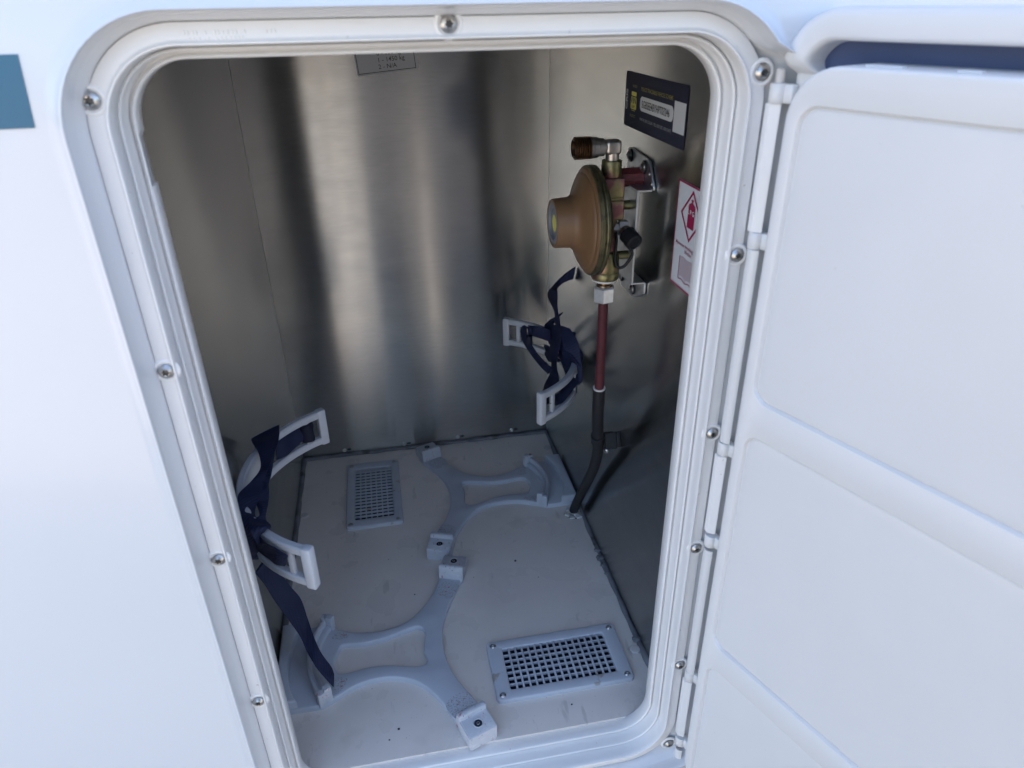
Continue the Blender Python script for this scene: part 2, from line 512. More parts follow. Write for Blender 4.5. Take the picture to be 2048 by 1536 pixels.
def d_back(u, v):
    e = math.sin(math.pi * u) ** 0.5 if 0 < u < 1 else 0
    return e * (0.00006 * math.sin(2 * math.pi * (2.1 * u + 0.10 * v) + 0.5) + 0.00003 * math.sin(2 * math.pi * (5.3 * u - 0.2 * v) + 1.4) + 0.000008 * math.sin(2 * math.pi * (11 * u + .3 * v)))
def d_side(u, v):
    return math.sin(math.pi * min(1, max(0, u))) * (0.00045 * math.sin(2 * math.pi * (1.3 * u + 0.35 * v) + 1.1) + 0.00015 * math.sin(2 * math.pi * (3.7 * u + .8 * v)))
YF = -0.0365
sheet("back_panel", (0.0001, BD, 0), (1, 0, 0), (0, 0, 1), BX - 0.0002, BT, 90, 24, (0, -1, 0), d_back, M['alu'], locker)
sheet("side_panel", (0, YF, 0), (0, 1, 0), (0, 0, 1), BD - YF - 0.0002, BT, 40, 24, (1, 0, 0), d_side, M['alu'], locker)
sheet("side_panel", (BX, YF, 0), (0, 1, 0), (0, 0, 1), BD - YF - 0.0002, BT, 40, 24, (-1, 0, 0), lambda u, v: -d_side(u, v) * .6, M['alu'], locker)
sheet("ceiling_panel", (0, YF, BT), (1, 0, 0), (0, 1, 0), BX, BD - YF, 8, 8, (0, 0, -1), lambda u, v: 0, M['alu'], locker)

bm = bmesh.new()  # unseen sheet inside the hatch, added to set what the back panel mirrors
V = loops(bm, [[Vector((x, y, z)) for x, z in rrect(OX0, OX1, OZ0, OZ1, ORAD, .0012, n=8)] for y in (-.0362, -.0360)])
W = [bm.verts.new((x, -.0360, z)) for x, z in ((0, -.006), (0, BT), (BX, BT), (BX, -.006))]
fill(bm, [[v for v in V[-1]], W])
finish("added_front_panel", bm, M['refl_grey'], locker)

# floor with two vent openings
VENT_A = (0.0545, 0.1155, 0.2355, 0.3565)        # far vent: x0 x1 y0 y1
VENT_B = (0.1770, 0.2920, -0.0065, 0.0540)       # near vent
xs = sorted({0.0, BX, VENT_A[0] + .008, VENT_A[1] - .008, VENT_B[0] + .008, VENT_B[1] - .008, 0.14})
ys = sorted({YF, BD, VENT_A[2] + .008, VENT_A[3] - .008, VENT_B[2] + .008, VENT_B[3] - .008, 0.15})
bm = bmesh.new(); vv = {}
def fv(x, y):
    if (x, y) not in vv: vv[(x, y)] = bm.verts.new((x, y, 0))
    return vv[(x, y)]
for xa, xb in zip(xs, xs[1:]):
    for ya, yb in zip(ys, ys[1:]):
        cx, cy = (xa + xb) / 2, (ya + yb) / 2
        if any(v[0] + .008 < cx < v[1] - .008 and v[2] + .008 < cy < v[3] - .008 for v in (VENT_A, VENT_B)): continue
        bm.faces.new((fv(xa, ya), fv(xb, ya), fv(xb, yb), fv(xa, yb)))
ex = bmesh.ops.extrude_edge_only(bm, edges=[e for e in bm.edges if e.is_boundary])
for v in [x for x in ex['geom'] if isinstance(x, bmesh.types.BMVert)]: v.co.z -= 0.003
finish("floor_panel", bm, M['floor'], locker, recalc=False)

def bead(name, pts, r0, amp):
    ph = random.uniform(0, 9)
    bm = bmesh.new()
    tube(bm, pts, lambda t: r0 * (1 + amp * math.sin(t * 37 + ph) * math.sin(t * 11 + ph * 2) + amp * .6 * math.sin(t * 91 + ph)), n=10, sub=8)
    return finish(name, bm, M['bead'], locker)
def wob(a, b, n, k):
    a, b = Vector(a), Vector(b)
    return [a.lerp(b, i / n) + Vector((random.uniform(-k, k), random.uniform(-k, k), 0)) for i in range(n + 1)]
bead("sealant_bead", wob((0.001, BD - .002, .0012), (BX - .001, BD - .002, .0012), 16, .0006), 0.0024, 0.14)
bead("sealant_bead", wob((0.0018, YF, .0010), (0.0018, BD - .002, .0010), 16, .0005), 0.0027, 0.12)
bead("sealant_bead", wob((BX - .0015, YF, .0010), (BX - .0015, BD - .002, .0010), 18, .0006), 0.0024, 0.22)
for (y, s) in ((0.150, .0034), (0.138, .0044), (0.128, .0036), (0.116, .0030), (0.033, .0036)):
    bm = bmesh.new()
    bmesh.ops.create_icosphere(bm, subdivisions=3, radius=s)
    for v in bm.verts: v.co *= 1 + .18 * math.sin(v.co.x * 2100 + y * 500) * math.cos(v.co.y * 1700)
    for v in bm.verts: v.co.z *= .55
    finish("sealant_lump", bm, M['bead'], locker, loc=(BX - .0028, y, .0022))
bm = bmesh.new()
lathe(bm, (0, 0, 0), (0, 0, 1), [(0, .0046), (.0008, .0046), (.0014, .0041), (.0016, .0030)], n=28)
cap0 = finish("screw_cap", bm, M['whitecap'], locker, loc=(0.0085, 0.2715, 0.0002))
for p in ((0.3015, 0.3465, .0002), (0.3025, 0.0235, .0006)):
    c = inst(cap0, locker); c.location = p
# blind rivets and small punched holes along the foot of the back panel
for x, z in ((0.051, .0072), (0.125, .0062), (0.193, .0075), (0.263, .0085)):
    bm = bmesh.new()
    lathe(bm, (0, 0, 0), (0, -1, 0), [(-.0002, .0026), (.0005, .0025), (.0009, .0017), (.0004, .0010), (.0002, .0006)], n=18)
    finish("rivet", bm, M['alu2'] if 'alu2' in M else M['steel'], locker, loc=(x, BD - .0002, z))
    bm = bmesh.new()
    lathe(bm, (0, 0, 0), (0, -1, 0), [(0, .0016), (.0003, .0014)], n=14)
    for v in bm.verts: v.co.x *= 1.5; v.co.z *= .6
    finish("punched_hole", bm, M['well'], locker, loc=(x + .006, BD - .0006, z + .0004))
# stray grit on the floor
for x, y, s in ((0.2225, 0.1535, .0013), (0.262, 0.030, .0008), (0.205, 0.012, .0007), (0.098, -0.012, .0009), (0.120, 0.128, .0007), (0.148, 0.100, .0008), (0.235, -0.018, .0008), (0.0905, -0.020, .0007), (0.300, 0.205, .0011)):
    bm = bmesh.new(); bmesh.ops.create_icosphere(bm, subdivisions=1, radius=s)
    for v in bm.verts: v.co = Vector((v.co.x * random.uniform(.7, 1.4), v.co.y * random.uniform(.7, 1.4), v.co.z * .6))
    finish("crumb_of_dirt", bm, M['well'], locker, loc=(x, y, s * .5))

# ------------------------------------------------------------------ screws (one shape, shared)
def screw_mesh():
    bm = bmesh.new()
    def lobe(i, a): return 1.0 if i < 5 else 1 + 0.20 * math.cos(6 * a)
    lathe(bm, (0, 0, 0), (0, 0, 1), [(0, .0040), (.0006, .0041), (.0015, .0034), (.0021, .0024), (.0023, .0021), (.0022, .0018), (.0008, .0015)], n=36, mod=lobe, cap0=False)
    bmesh.ops.recalc_face_normals(bm, faces=bm.faces[:])
    me = bpy.data.meshes.new("screw"); 
    for f in bm.faces:
        f.smooth = True
        if max(v.co.length for v in f.verts) < .0024 and min(v.co.z for v in f.verts) < .0010: f.material_index = 1
    bm.to_mesh(me); bm.free()
    me.set_sharp_from_angle(angle=R(40))
    me.materials.append(M['steel']); me.materials.append(M['recess'])
    return me
SCREW = screw_mesh()
def seat_mesh():
    bm = bmesh.new()
    lathe(bm, (0, 0, 0), (0, 0, 1), [(-.0005, .0062), (.0001, .0058), (.0005, .0051), (.0005, .0046), (.0000, .0040)], n=30, cap0=False, cap1=False)
    bmesh.ops.recalc_face_normals(bm, faces=bm.faces[:])
    me = bpy.data.meshes.new("screw_seat"); bm.to_mesh(me); bm.free()
    for p in me.polygons: p.use_smooth = True
    me.materials.append(M['frame'])
    return me
SEAT = seat_mesh()
def put_screw(parent, loc, nrm, scale=1.0, name="screw", spin=None):
    o = link(bpy.data.objects.new(name, SCREW), parent)
    d, u, v = frame_of(nrm)
    rot = Matrix((u, d.cross(u), d)).transposed().to_4x4()
    o.matrix_local = Matrix.Translation(loc) @ rot @ Matrix.Rotation(random.uniform(0, 6) if spin is None else spin, 4, 'Z') @ Matrix.Diagonal((scale, scale, scale, 1))
    return o

# ------------------------------------------------------------------ hatch frame
frame = thing("hatch_frame", "white plastic hatch frame with stepped lips and steel screws", "hatch frame", (0, -0.05, 0))
fo = Vector((0, 0.05, 0))
LX = [(0.05, 0), (0.40, 0), (0.4272, 0), (0.4282, .0016), (0.4468, .0016), (0.4496, 0)]
prof = [(36, -37.2, 0), (36, -38.6, 0), (9, -38.6, 0), (1.6, -37.0, 1), (0.5, -36.2, 1), (0.0, -36.8, 1), (0.0, -44.6, 1), (0.3, -45.4, 0), (0.9, -45.8, 0), (1.5, -45.5, 0), (1.8, -44.6, 0), (2.0, -43.2, 0),
        (2.9, -43.2, 0), (3.1, -44.0, 0), (3.2, -53.0, 0), (3.4, -53.9, 0), (3.9, -54.3, 0), (4.5, -54.0, 0), (4.7, -53.2, 0), (4.8, -51.0, 0), (5.4, -51.0, 0), (5.5, -52.0, 2), (5.6, -61.0, 2), (5.8, -63.0, 2), (6.2, -63.9, 2),
        (6.8, -63.9, 2), (7.2, -63.0, 2), (7.7, -62.4, 2), (8.4, -62.2, 2), (13.6, -62.2, 2), (14.1, -61.9, 2), (14.26, -58, 2)]
def frame_rect(o, nt_):
    if nt_ == 2: return rrect(OX0 + .0010, OX1 + .0003, OZ0, OZ1 - .0004, ORAD, o / 1000, n=14, left_extra=LX)
    return rrect(OX0, OX1, OZ0, OZ1, ORAD, o / 1000, n=14, left_extra=LX, notch=nt_)
bm = bmesh.new()
loops(bm, [[Vector((x, y / 1000, z)) + fo for x, z in frame_rect(o, nt_)] for o, y, nt_ in prof])
finish("moulding", bm, M['frame'], frame, ang=55)
XL, XR, YS = 0.0201, 0.2994, -0.0622
scr = [(XL, .4643), (XL, .3469), (XL, .2323), (XL, .1173), (XL, .0025), (0.1599, .4878)] + [(XR, z) for z in (.4656, .3811, .2752, .1893, .0826, -.0040)]
for x, z in scr:
    s = link(bpy.data.objects.new("screw_seat", SEAT), frame)
    s.matrix_local = Matrix.Translation(Vector((x, YS, z)) + fo) @ Matrix.Rotation(R(90), 4, 'X')
    put_screw(frame, Vector((x, YS - .0004, z)) + fo, (0, -1, 0), 0.86)
# faint raised moulding marks on the top rail, too worn to read
bm = bmesh.new()
for row, (z, n) in enumerate(((.4868, 22), (.4845, 16))):
    for k in range(n):
        x = .0585 + row * .002 + k * .0016
        if random.random() < .25: continue
        w = random.uniform(.0004, .0010)
        box(bm, x, x + w, YS + .05 - .00035, YS + .0502, z - .0007, z + .0007, .00008, 1)
finish("moulded_marks", bm, M['frame'], frame)
# frame-side hinge leaves and pins
HX, HY = 0.3059, -0.0662
for z0, z1 in ((.3935, .4530), (.2045, .2615), (.0105, .0700)):
    bm = bmesh.new()
    pts = [(-.0030, .0036), (-.0030, -.0006), (.0012, -.0032), (.0034, .0004), (.0034, .0036)]
    A = [bm.verts.new((HX + x, HY + y + .05, z0)) for x, y in pts]; B = [bm.verts.new((HX + x, HY + y + .05, z1)) for x, y in pts]
    for k in range(5): bm.faces.new((A[k], A[(k + 1) % 5], B[(k + 1) % 5], B[k]))
    bm.faces.new(A[::-1]); bm.faces.new(B)
    bmesh.ops.bevel(bm, geom=bm.edges[:], offset=.0004, segments=2, affect='EDGES')
    finish("hinge_leaf", bm, M['frame'], frame, ang=50)

# ------------------------------------------------------------------ hatch door (opened about 112 degrees)
door = thing("hatch_door", "open white hatch door with three recessed inner panels", "hatch door", (HX + .0005, HY, 0), R(-68))
DW = 0.3060
bm = bmesh.new()
dz0, dz1 = -0.24, 0.4915
dz0 = -0.028
pr = [(0.0, 14, 6), (0, 10, 0), (0, 0.4, 0), (0.5, -2.4, 0), (1.8, -3.8, 0), (3.2, -4.2, 0), (10.2, -4.2, 0), (11.4, -3.6, 0), (12.2, -2.0, 0), (12.4, 0, 0), (12.6, 9, 0)]
def drr(i): return [Vector((x, y / 1000 if False else 0, z)) for x, z in rrect(.001, DW, dz0, dz1, .026, -i / 1000, n=12)]
rings = []
for i, y, _ in pr:
    rg = []
    for x, z in rrect(.001, DW, dz0, dz1, .026, -i / 1000, n=12):
        t = min(1, max(0, (.472 - z) / .012)) * min(1, max(0, (.022 - x) / .008)); t = t * t * (3 - 2 * t)
        rg.append(Vector((x + .007 * t, (y + (9.5 - y) * t if y < 9 else y) / 1000, z)))
    rings.append(rg)
V = loops(bm, rings)
bm.faces.new(V[0])
finish("outer_shell", bm, M['door'], door, ang=50)
bm = bmesh.new()
bm.faces.new([bm.verts.new((x, .0088, z)) for x, z in rrect(.001, DW, dz0, dz1, .026, -.0124, n=12)])
finish("rubber_seal", bm, M['seal'], door)
# liner with three recesses
LX0, LX1, LZ0, LZ1 = .0195, .0195 + .262, .0020, .4712
FY = -.0185
bm = bmesh.new()
rings = [[Vector((x, y / 1000, z)) for x, z in rrect(LX0, LX1, LZ0, LZ1, .022, -i / 1000, n=12)] for i, y in ((0, 8.6), (0, -16.2), (.15, -17.3), (.5, -18.1), (1.0, -18.4), (1.7, -18.5))]
V = loops(bm, rings)
outer = V[-1]
holes = []
for z0, z1 in ((.3165, .4565), (.1435, .2975), (-.0, .1255)):
    z0 = max(z0, .012)
    rr = [[Vector((x, y / 1000, z)) for x, z in rrect(.0258, LX1 - .010, z0, z1, .0095, -i / 1000, n=8)] for i, y in ((0, -18.5), (.12, -18.45), (.25, -18.2), (1.0, -16.5), (1.1, -16.3), (1.3, -16.3), (1.6, -16.8), (2.6, -17.1), (6.0, -17.2))]
    H = loops(bm, rr)
    holes.append(H[0])
    bm.faces.new(H[-1])
fill(bm, [outer] + holes)
finish("inner_liner", bm, M['door'], door, ang=50)
# moulding slots on the liner's top edge
bm = bmesh.new()
for x0, x1 in ((.047, .062), (.082, .090), (.120, .135)):
    box(bm, x0, x1, -.0115, -.0085, LZ1 - .0003, LZ1 + .0007, .0002, 1)
finish("edge_rib", bm, M['door'], door)
# door-side hinge channels and knuckles
def arcpts(r, a0, a1, n): return [(r * math.cos(R(a0 + (a1 - a0) * i / n)), r * math.sin(R(a0 + (a1 - a0) * i / n))) for i in range(n + 1)]
for z0, z1 in ((.2725, .3855), (.0815, .1925), (-.026, -.0025)):
    bm = bmesh.new()
    o_ = arcpts(.0042, 175, 330, 10); i_ = arcpts(.0034, 330, 175, 10)
    pts = [(x + .0012, y - .0002) for x, y in o_ + i_]
    A = [bm.verts.new((x, y, z0)) for x, y in pts]; B = [bm.verts.new((x, y, z1)) for x, y in pts]
    n = len(pts)
    for k in range(n): bm.faces.new((A[k], A[(k + 1) % n], B[(k + 1) % n], B[k]))
    for ring in (A, B): fill(bm, [ring])
    finish("hinge_channel", bm, M['door'], door, ang=50)
for z in (.4572, .3895, .2668, .1982, .0755, .0040):
    bm = bmesh.new()
    lathe(bm, (0, 0, 0), (0, 0, 1), [(-.0042, .0034), (-.0038, .0038), (.0038, .0038), (.0042, .0034)], n=26)
    box(bm, 0, .008, -.0005, .0036, -.0040, .0040, .0005, 1)
    finish("hinge_knuckle", bm, M['door'], door, ang=45, loc=(0.0, 0, z))
bm = bmesh.new()
lathe(bm, (0, 0, .4600), (0, 0, 1), [(0, .0021), (.007, .0021), (.0075, .0016)], n=18)
finish("hinge_pin", bm, M['whitecap'], door)

# ------------------------------------------------------------------ floor vents
def make_vent(x0, x1, y0, y1, label, along_y, group):
    cx, cy = (x0 + x1) / 2, (y0 + y1) / 2
    t = thing("floor_vent", label, "vent", (cx, cy, 0), 0, group)
    hx, hy = (x1 - x0) / 2, (y1 - y0) / 2
    bw, ew = (.0125, .0095)                             # rim widths at the short ends and along the long sides
    ix, iy = (hx - .0125, hy - .0095) if hx > hy else (hx - .0095, hy - .0125)
    bm = bmesh.new()
    outer = [(x, z) for x, z in rrect(-hx, hx, -hy, hy, .004, 0, n=5)]
    inner = [(x, z) for x, z in rrect(-ix, ix, -iy, iy, .0012, 0, n=3)]
    plate(bm, outer, [inner], 0.0, .0042, .0011)
    finish("rim", bm, M['vent'], t, ang=50)
    nb, nc = 16, 7
    lo, hi = (ix, iy) if hx > hy else (iy, ix)          # lo: half length of the long side
    p = 2 * lo / nb; q = 2 * hi / nc
    bar = None
    for k in range(1, nb):
        c = -lo + k * p
        if bar is None:
            bm = bmesh.new(); box(bm, -.0008, .0008, -hi, hi, .0012, .0036, .0004, 2)
            bar = finish("bar", bm, M['vent'], t); o = bar
        else: o = inst(bar, t)
        o.matrix_local = Matrix.Translation((c, 0, 0)) if hx > hy else Matrix.Translation((0, c, 0)) @ Matrix.Rotation(R(90), 4, 'Z')
    cb = None
    for k in range(1, nc):
        c = -hi + k * q
        if cb is None:
            bm = bmesh.new(); box(bm, -lo, lo, -.00065, .00065, -.0001, .0027, .0003, 1)
            cb = finish("cross_bar", bm, M['vent'], t); o = cb
        else: o = inst(cb, t)
        o.matrix_local = Matrix.Translation((0, c, 0)) if hx > hy else Matrix.Translation((c, 0, 0)) @ Matrix.Rotation(R(90), 4, 'Z')
    bm = bmesh.new()
    c4 = [(-hx + .009, -hy + .009), (hx - .009, -hy + .009), (hx - .009, hy - .009), (-hx + .009, hy - .009)]
    A = [bm.verts.new((x, y, -.0005)) for x, y in c4]; B = [bm.verts.new((x, y, -.022)) for x, y in c4]
    for k in range(4): bm.faces.new((A[k], A[(k + 1) % 4], B[(k + 1) % 4], B[k]))
    bm.faces.new(B)
    finish("well", bm, M['well'], t, recalc=False)
    for sx in (-1, 1):
        for sy in (-1, 1):
            put_screw(t, (sx * (hx - .0052), sy * (hy - .0052), .0034), (0, 0, 1), .72)
    return t
make_vent(*VENT_B, "grey floor vent beside the hatch sill, seen with open square cells", True, "vents in the locker floor")
make_vent(*VENT_A, "grey floor vent near the back panel, turned with its long side to the back", False, "vents in the locker floor")

# ------------------------------------------------------------------ bottle holders
def mmv(l): return [(x / 1000 - .105, y / 1000 - .060) for x, y in l]
def arc_mm(r, a0, a1, n): return [(r * math.cos(R(a0 + (a1 - a0) * i / n)) / 1000, r * math.sin(R(a0 + (a1 - a0) * i / n)) / 1000) for i in range(n + 1)]
def make_holder(label):
    t = thing("bottle_holder", label, "bottle holder", (.105, .060, 0), 0, "bottle holders on the locker floor")
    C_ = smooth_open(mmv([(171, 147), (164, 131), (151, 105), (142, 80), (140.5, 53), (144, 32), (152, 13), (163, -7)]))
    blkN = mmv([(169, -22), (170, -33), (154, -38), (146, -30)])
    B_ = smooth_open(mmv([(145, -23), (142, -16), (131, 6), (118, 22.5), (101, 32), (84, 34.5), (66, 31.5), (51, 23.5), (40, 17.5)]))
    low = mmv([(30, 17.5), (3, 18)])
    top = mmv([(3, 103), (14, 101), (36, 102)])
    A_ = smooth_open(mmv([(45, 97), (52, 93.5), (66, 88), (84, 85.5), (104, 88.5), (118, 97), (131, 112), (141, 130), (146, 144)]))
    far = mmv([(150, 159), (172, 152)])
    outer = C_ + blkN + B_ + low + top + A_ + far
    hole = smooth_loop(mmv([(50, 69), (53, 75.5), (60, 76), (74, 74.5), (90, 76.5), (106, 81), (117, 84), (123.5, 82), (126, 76), (124.5, 66), (123.5, 55), (125.5, 46), (123, 41), (116, 40.5), (106, 43), (92, 46.5), (76, 47.5), (60, 45.5), (52, 46.5), (48.5, 52), (47, 61)]), 4)
    bm = bmesh.new()
    plate(bm, outer, [hole], 0.0, .0052, .0012)
    finish("base_plate", bm, M['tray'], t, ang=50)
    # scuffed patches where the foot ring of a bottle rubs
    for nm, pts in (("scuffed_patch", [(164, 128), (150, 136), (139, 122), (152, 109)]), ("scuffed_patch", [(134, -2), (146, -21), (161, -6), (151, 10)]), ("scuffed_patch", [(48, 92), (44, 84), (56, 82), (62, 87)]), ("scuffed_patch", [(46, 24), (54, 27), (60, 40), (47, 42)])):
        bm = bmesh.new()
        q = mmv(pts)
        cx = sum(p[0] for p in q) / 4; cy = sum(p[1] for p in q) / 4
        q = [(cx + (x - cx) * .86, cy + (y - cy) * .86) for x, y in q]
        lo = smooth_loop(q, 5)
        a = [bm.verts.new((x, y, .00535)) for x, y in lo]; b = [bm.verts.new((x, y, .0051)) for x, y in lo]
        bm.faces.new(a)
        for k in range(len(a)): bm.faces.new((a[k], a[(k + 1) % len(a)], b[(k + 1) % len(a)], b[k]))
        finish(nm, bm, M['traydirt'], t)
    # end blocks: a ramped ridge on the inner side, a lower ledge with a bolt hole outside
    for c, u in (((156.5, 139.5), (.34, .94)), ((154.0, -17.0), (.33, -.94))):
        u = Vector((*u, 0)).normalized(); v = Vector((-u.y, u.x, 0))
        o = Vector(((c[0] - 105) / 1000, (c[1] - 60) / 1000, 0))
        prof = [(-.004, .003), (-.0015, .0142), (-.0005, .0172), (.0003, .0178), (.0036, .0178), (.0044, .0172), (.0050, .0137), (.0200, .0132), (.0214, .0123), (.0222, .0002), (-.004, .0002)]
        bm = bmesh.new()
        w = .0118
        Fr = [bm.verts.new(o + u * a - v * w + Vector((0, 0, z))) for a, z in prof]
        Bk = [bm.verts.new(o + u * a + v * w + Vector((0, 0, z))) for a, z in prof]
        n = len(prof)
        for k in range(n): bm.faces.new((Fr[k], Fr[(k + 1) % n], Bk[(k + 1) % n], Bk[k]))
        bm.faces.new(Fr[::-1]); bm.faces.new(Bk)
        bmesh.ops.recalc_face_normals(bm, faces=bm.faces[:])
        bmesh.ops.bevel(bm, geom=[e for e in bm.edges if abs((e.verts[0].co - e.verts[1].co).normalized().dot(v)) < .5], offset=.0009, segments=2, affect='EDGES')
        blk = finish("end_block", bm, M['block'], t, ang=40)
        hp = o + u * .0128
        bm = bmesh.new()
        lathe(bm, hp + Vector((0, 0, .0133)), (0, 0, 1), [(0.0004, .0042), (.0009, .0038), (.0006, .0033), (-.0003, .0031)], n=26, cap0=False, cap1=False)
        finish("bolt_hole_rim", bm, M['block'], blk)
        bm = bmesh.new()
        lathe(bm, hp + Vector((0, 0, .0131)), (0, 0, 1), [(0, .0032), (.0006, .0031)], n=24)
        finish("bolt_hole", bm, M['well'], blk)
        put_screw(blk, hp + Vector((0, 0, .0127)), (0, 0, 1), .5)
    # curved rear cradle: toothed inner ridge, channel and a raised outer strip along the wall
    def band(r0, r1, a, z0, z1, bev, nm):
        bm = bmesh.new()
        lo = arc_mm(r0, 180 - a, 180 + a, 22) + arc_mm(r1, 180 + a, 180 - a, 22)
        plate(bm, lo, [], z0, z1, bev)
        return finish(nm, bm, M['tray'], t, ang=50)
    band(74.5, 78.5, 31.5, .003, .0150, .0012, "inner_ridge")
    band(70.0, 75.0, 31.0, .003, .0098, .0010, "inner_step")
    bm = bmesh.new()
    outr = arc_mm(94, 180 - 26, 180 + 26, 18)
    outr = outr + [(-.102, outr[-1][1]), (-.102, outr[0][1])]
    plate(bm, outr, [], .003, .0135, .0012)
    finish("outer_strip", bm, M['tray'], t, ang=50)
    for s in (1, -1):
        for r, h in ((71.5, .0195), (77.0, .0175)):
            a = R(180 + s * 31.5)
            m_ = Matrix.Translation((r * math.cos(a) / 1000, r * math.sin(a) / 1000, 0)) @ Matrix.Rotation(a, 4, 'Z')
            bm = bmesh.new(); box(bm, -.0032, .0032, -.0028, .0028, .003, h, .0008, 2, m_)
            finish("tooth", bm, M['block'] if s > 0 else M['tray'], t)
    return t
def copy_tree(o, parent=None):
    c = o.copy(); COL.objects.link(c)
    if parent is not None: c.parent = parent
    for ch in list(o.children): copy_tree(ch, c)
    return c
h1 = make_holder("grey three armed bottle holder beside the near floor vent, under the strap tail")
h2 = copy_tree(h1)
h2.location = (.2055, .2710, 0); h2.rotation_euler = (0, 0, math.pi)
h2['label'] = "grey three armed bottle holder at the back of the locker by the hose foot"

# ------------------------------------------------------------------ bottle straps
SL = dict(
 LB=[(6,126,193,26,143,193),(8,118,194,28,119,194),(14,104,193,26,100,193),(17,87,190,22,79,190),(13,68,192,21,72,188),(7,51,194,20,56,188),(8,41,192,19,44,188),(10,31,191,19,34,188),(13,21,190,22,25,188),(14,19,184,23,22,182),(14,20,172,21,22,172),(14,20,160,23,23,158)],
 LT=[(15,15,152,21,30,152),(18,19,138,22,39,138),(19,34,105,27,52,103),(22,45,76,30,66,74),(28,46,54,32,66,52),(32,40,42,37,52,44),(38,30,36,42,42,36),(44,26,26,48,38,24),(49,26,14,49,37,18)],
 LA=[(18,128,192,25,123,190),(18,108,190,25,106,188),(19,92,186,24,85,184),(17,79,184,22,80,180),(17,65,182,23,69,178),(16,57,180,23,58,176),(19,45,178,23,45,176),(15,38,180,24,41,172),(16,39,172,26,42,164),(19,37,166,33,39,158)],
 LN=[(17,24,192,28,22,190),(19,13,195,33,11,193),(22,4,194,30,8,193),(24,3,186,24,14,184)],
 LC=[(23,12,187,17,27,162),(30,2,187,24,17,162),(37,-4,186,30,9,162),(44,-10,184,38,4,164)],
 LD=[(22,142,184,20,133,166),(31,150,183,28,138,166),(39,158,183,36,148,168),(45,163,183,43,157,170)],
 RT=[(309,266,265,309,274,249),(304,268,261,303,273,248),(298,275,253,298,274,245),(291,284,240,291,267,243),(286,286,232,289,258,242),(284,272,229,287,250,234),(284,250,226,285,238,228),(284,246,214,285,228,220)],
 RA=[(283,262,207,287,236,217),(281,254,192,285,226,205),(279,243,182,282,224,193),(278,235,175,280,222,180),(275,229,168,278,204,175),(268,222,161,274,190,170),(262,205,160,268,191,165),(259,196,153,264,178,164)],
 RB=[(287,238,216,294,226,217),(286,226,207,298,211,208),(287,216,200,300,206,191),(295,206,190,301,203,181),(300,214,160,302,206,168)],
 RC=[(264,259,206,264,261,198),(258,270,204,258,265,206),(256,281,195,259,266,203),(258,280,183,262,270,190),(262,266,176,266,254,183),(266,236,175,270,231,182),(271,220,173,274,212,183)],
 RD=[(262,272,204,262,270,194),(272,262,206,272,262,193),(280,251,206,280,248,194)],
 RE=[(291,322,157,292,300,164),(289,312,150,290,288,163),(289,292,150,290,272,166),(288,262,163,290,240,176)],
 RG=[(282,252,216,292,246,226),(277,262,206,284,268,196),(280,252,190,290,256,178),(288,236,184,296,238,172),(296,222,190,302,218,178),(298,216,204,304,212,194)],
 RH=[(290,232,214,300,226,212),(286,236,198,294,224,194),(288,240,180,296,226,176),(292,234,164,300,222,162),(294,226,148,300,216,150)],
 RF=[(301,218,172,301,209,168),(291,212,167,292,202,163),(277,200,163,279,189,158),(266,187,166,270,184,158)],
)
def make_cradle(t, mirror, cx, cy, ztop):
    """curved plastic bracket: two rails, a back plate at the middle, two end bars and two cross bars; opens to +X (or -X when mirrored)"""
    sg = -1 if mirror else 1
    def P(r, a, z): return Vector((cx - sg * r * math.cos(a), cy + r * math.sin(a), z))
    A = R(62)
    def rail(z0, z1, r0, r1):
        bm = bmesh.new(); rings = []
        N = 40
        for i in range(N + 1):
            a = -A + 2 * A * i / N
            sec = []
            b = .0011
            for (rr, zz) in ((r0 + b, z0), (r1 - b, z0), (r1, z0 + b), (r1, z1 - b), (r1 - b, z1), (r0 + b, z1), (r0, z1 - b), (r0, z0 + b)):
                sec.append(bm.verts.new(P(rr, a, zz)))
            rings.append(sec)
        for q, w in zip(rings, rings[1:]):
            for k in range(8): bm.faces.new((q[k], q[(k + 1) % 8], w[(k + 1) % 8], w[k]))
        bm.faces.new(rings[0]); bm.faces.new(rings[-1][::-1])
        return finish("rail", bm, M['cradle'], t, ang=35)
    rail(ztop - .0065, ztop, .0985, .1045)
    rail(ztop - .0320, ztop - .0255, .0985, .1045)
    for s in (-1, 1):
        for a, nm, ra, rb, wd in ((s * (A - .018), "end_bar", .0982, .1050, .0037), (s * (A - .165), "cross_bar", .0995, .1028, .0021)):
            m_ = Matrix.Translation(P((ra + rb) / 2, a, 0)) @ Matrix.Rotation(-sg * a if not mirror else a, 4, 'Z')
            bm = bmesh.new()
            box(bm, -(rb - ra) / 2, (rb - ra) / 2, -wd, wd, ztop - .033 if nm == "end_bar" else ztop - .028, ztop + (.0008 if nm == "end_bar" else -.004), .0013 if nm == "end_bar" else .0005, 2, m_)
            finish(nm, bm, M['cradle'], t)
    bm = bmesh.new()                                    # back plate against the wall
    rings = []
    for i in range(15):
        a = R(-27 + 54 * i / 14)
        rings.append([bm.verts.new(P(r, a, z)) for r, z in ((.1030, ztop - .0262), (.1044, ztop - .0262), (.1044, ztop - .0058), (.1030, ztop - .0058))])
    for q, w in zip(rings, rings[1:]):
        for k in range(4): bm.faces.new((q[k], q[(k + 1) % 4], w[(k + 1) % 4], w[k]))
    bm.faces.new(rings[0]); bm.faces.new(rings[-1][::-1])
    finish("back_plate", bm, M['cradle'], t)
strapL = thing("bottle_strap", "navy webbing wound round a pale cradle on the wall opposite the regulator", "bottle strap", (0, 0.077, .175), 0, "bottle straps on the locker walls")
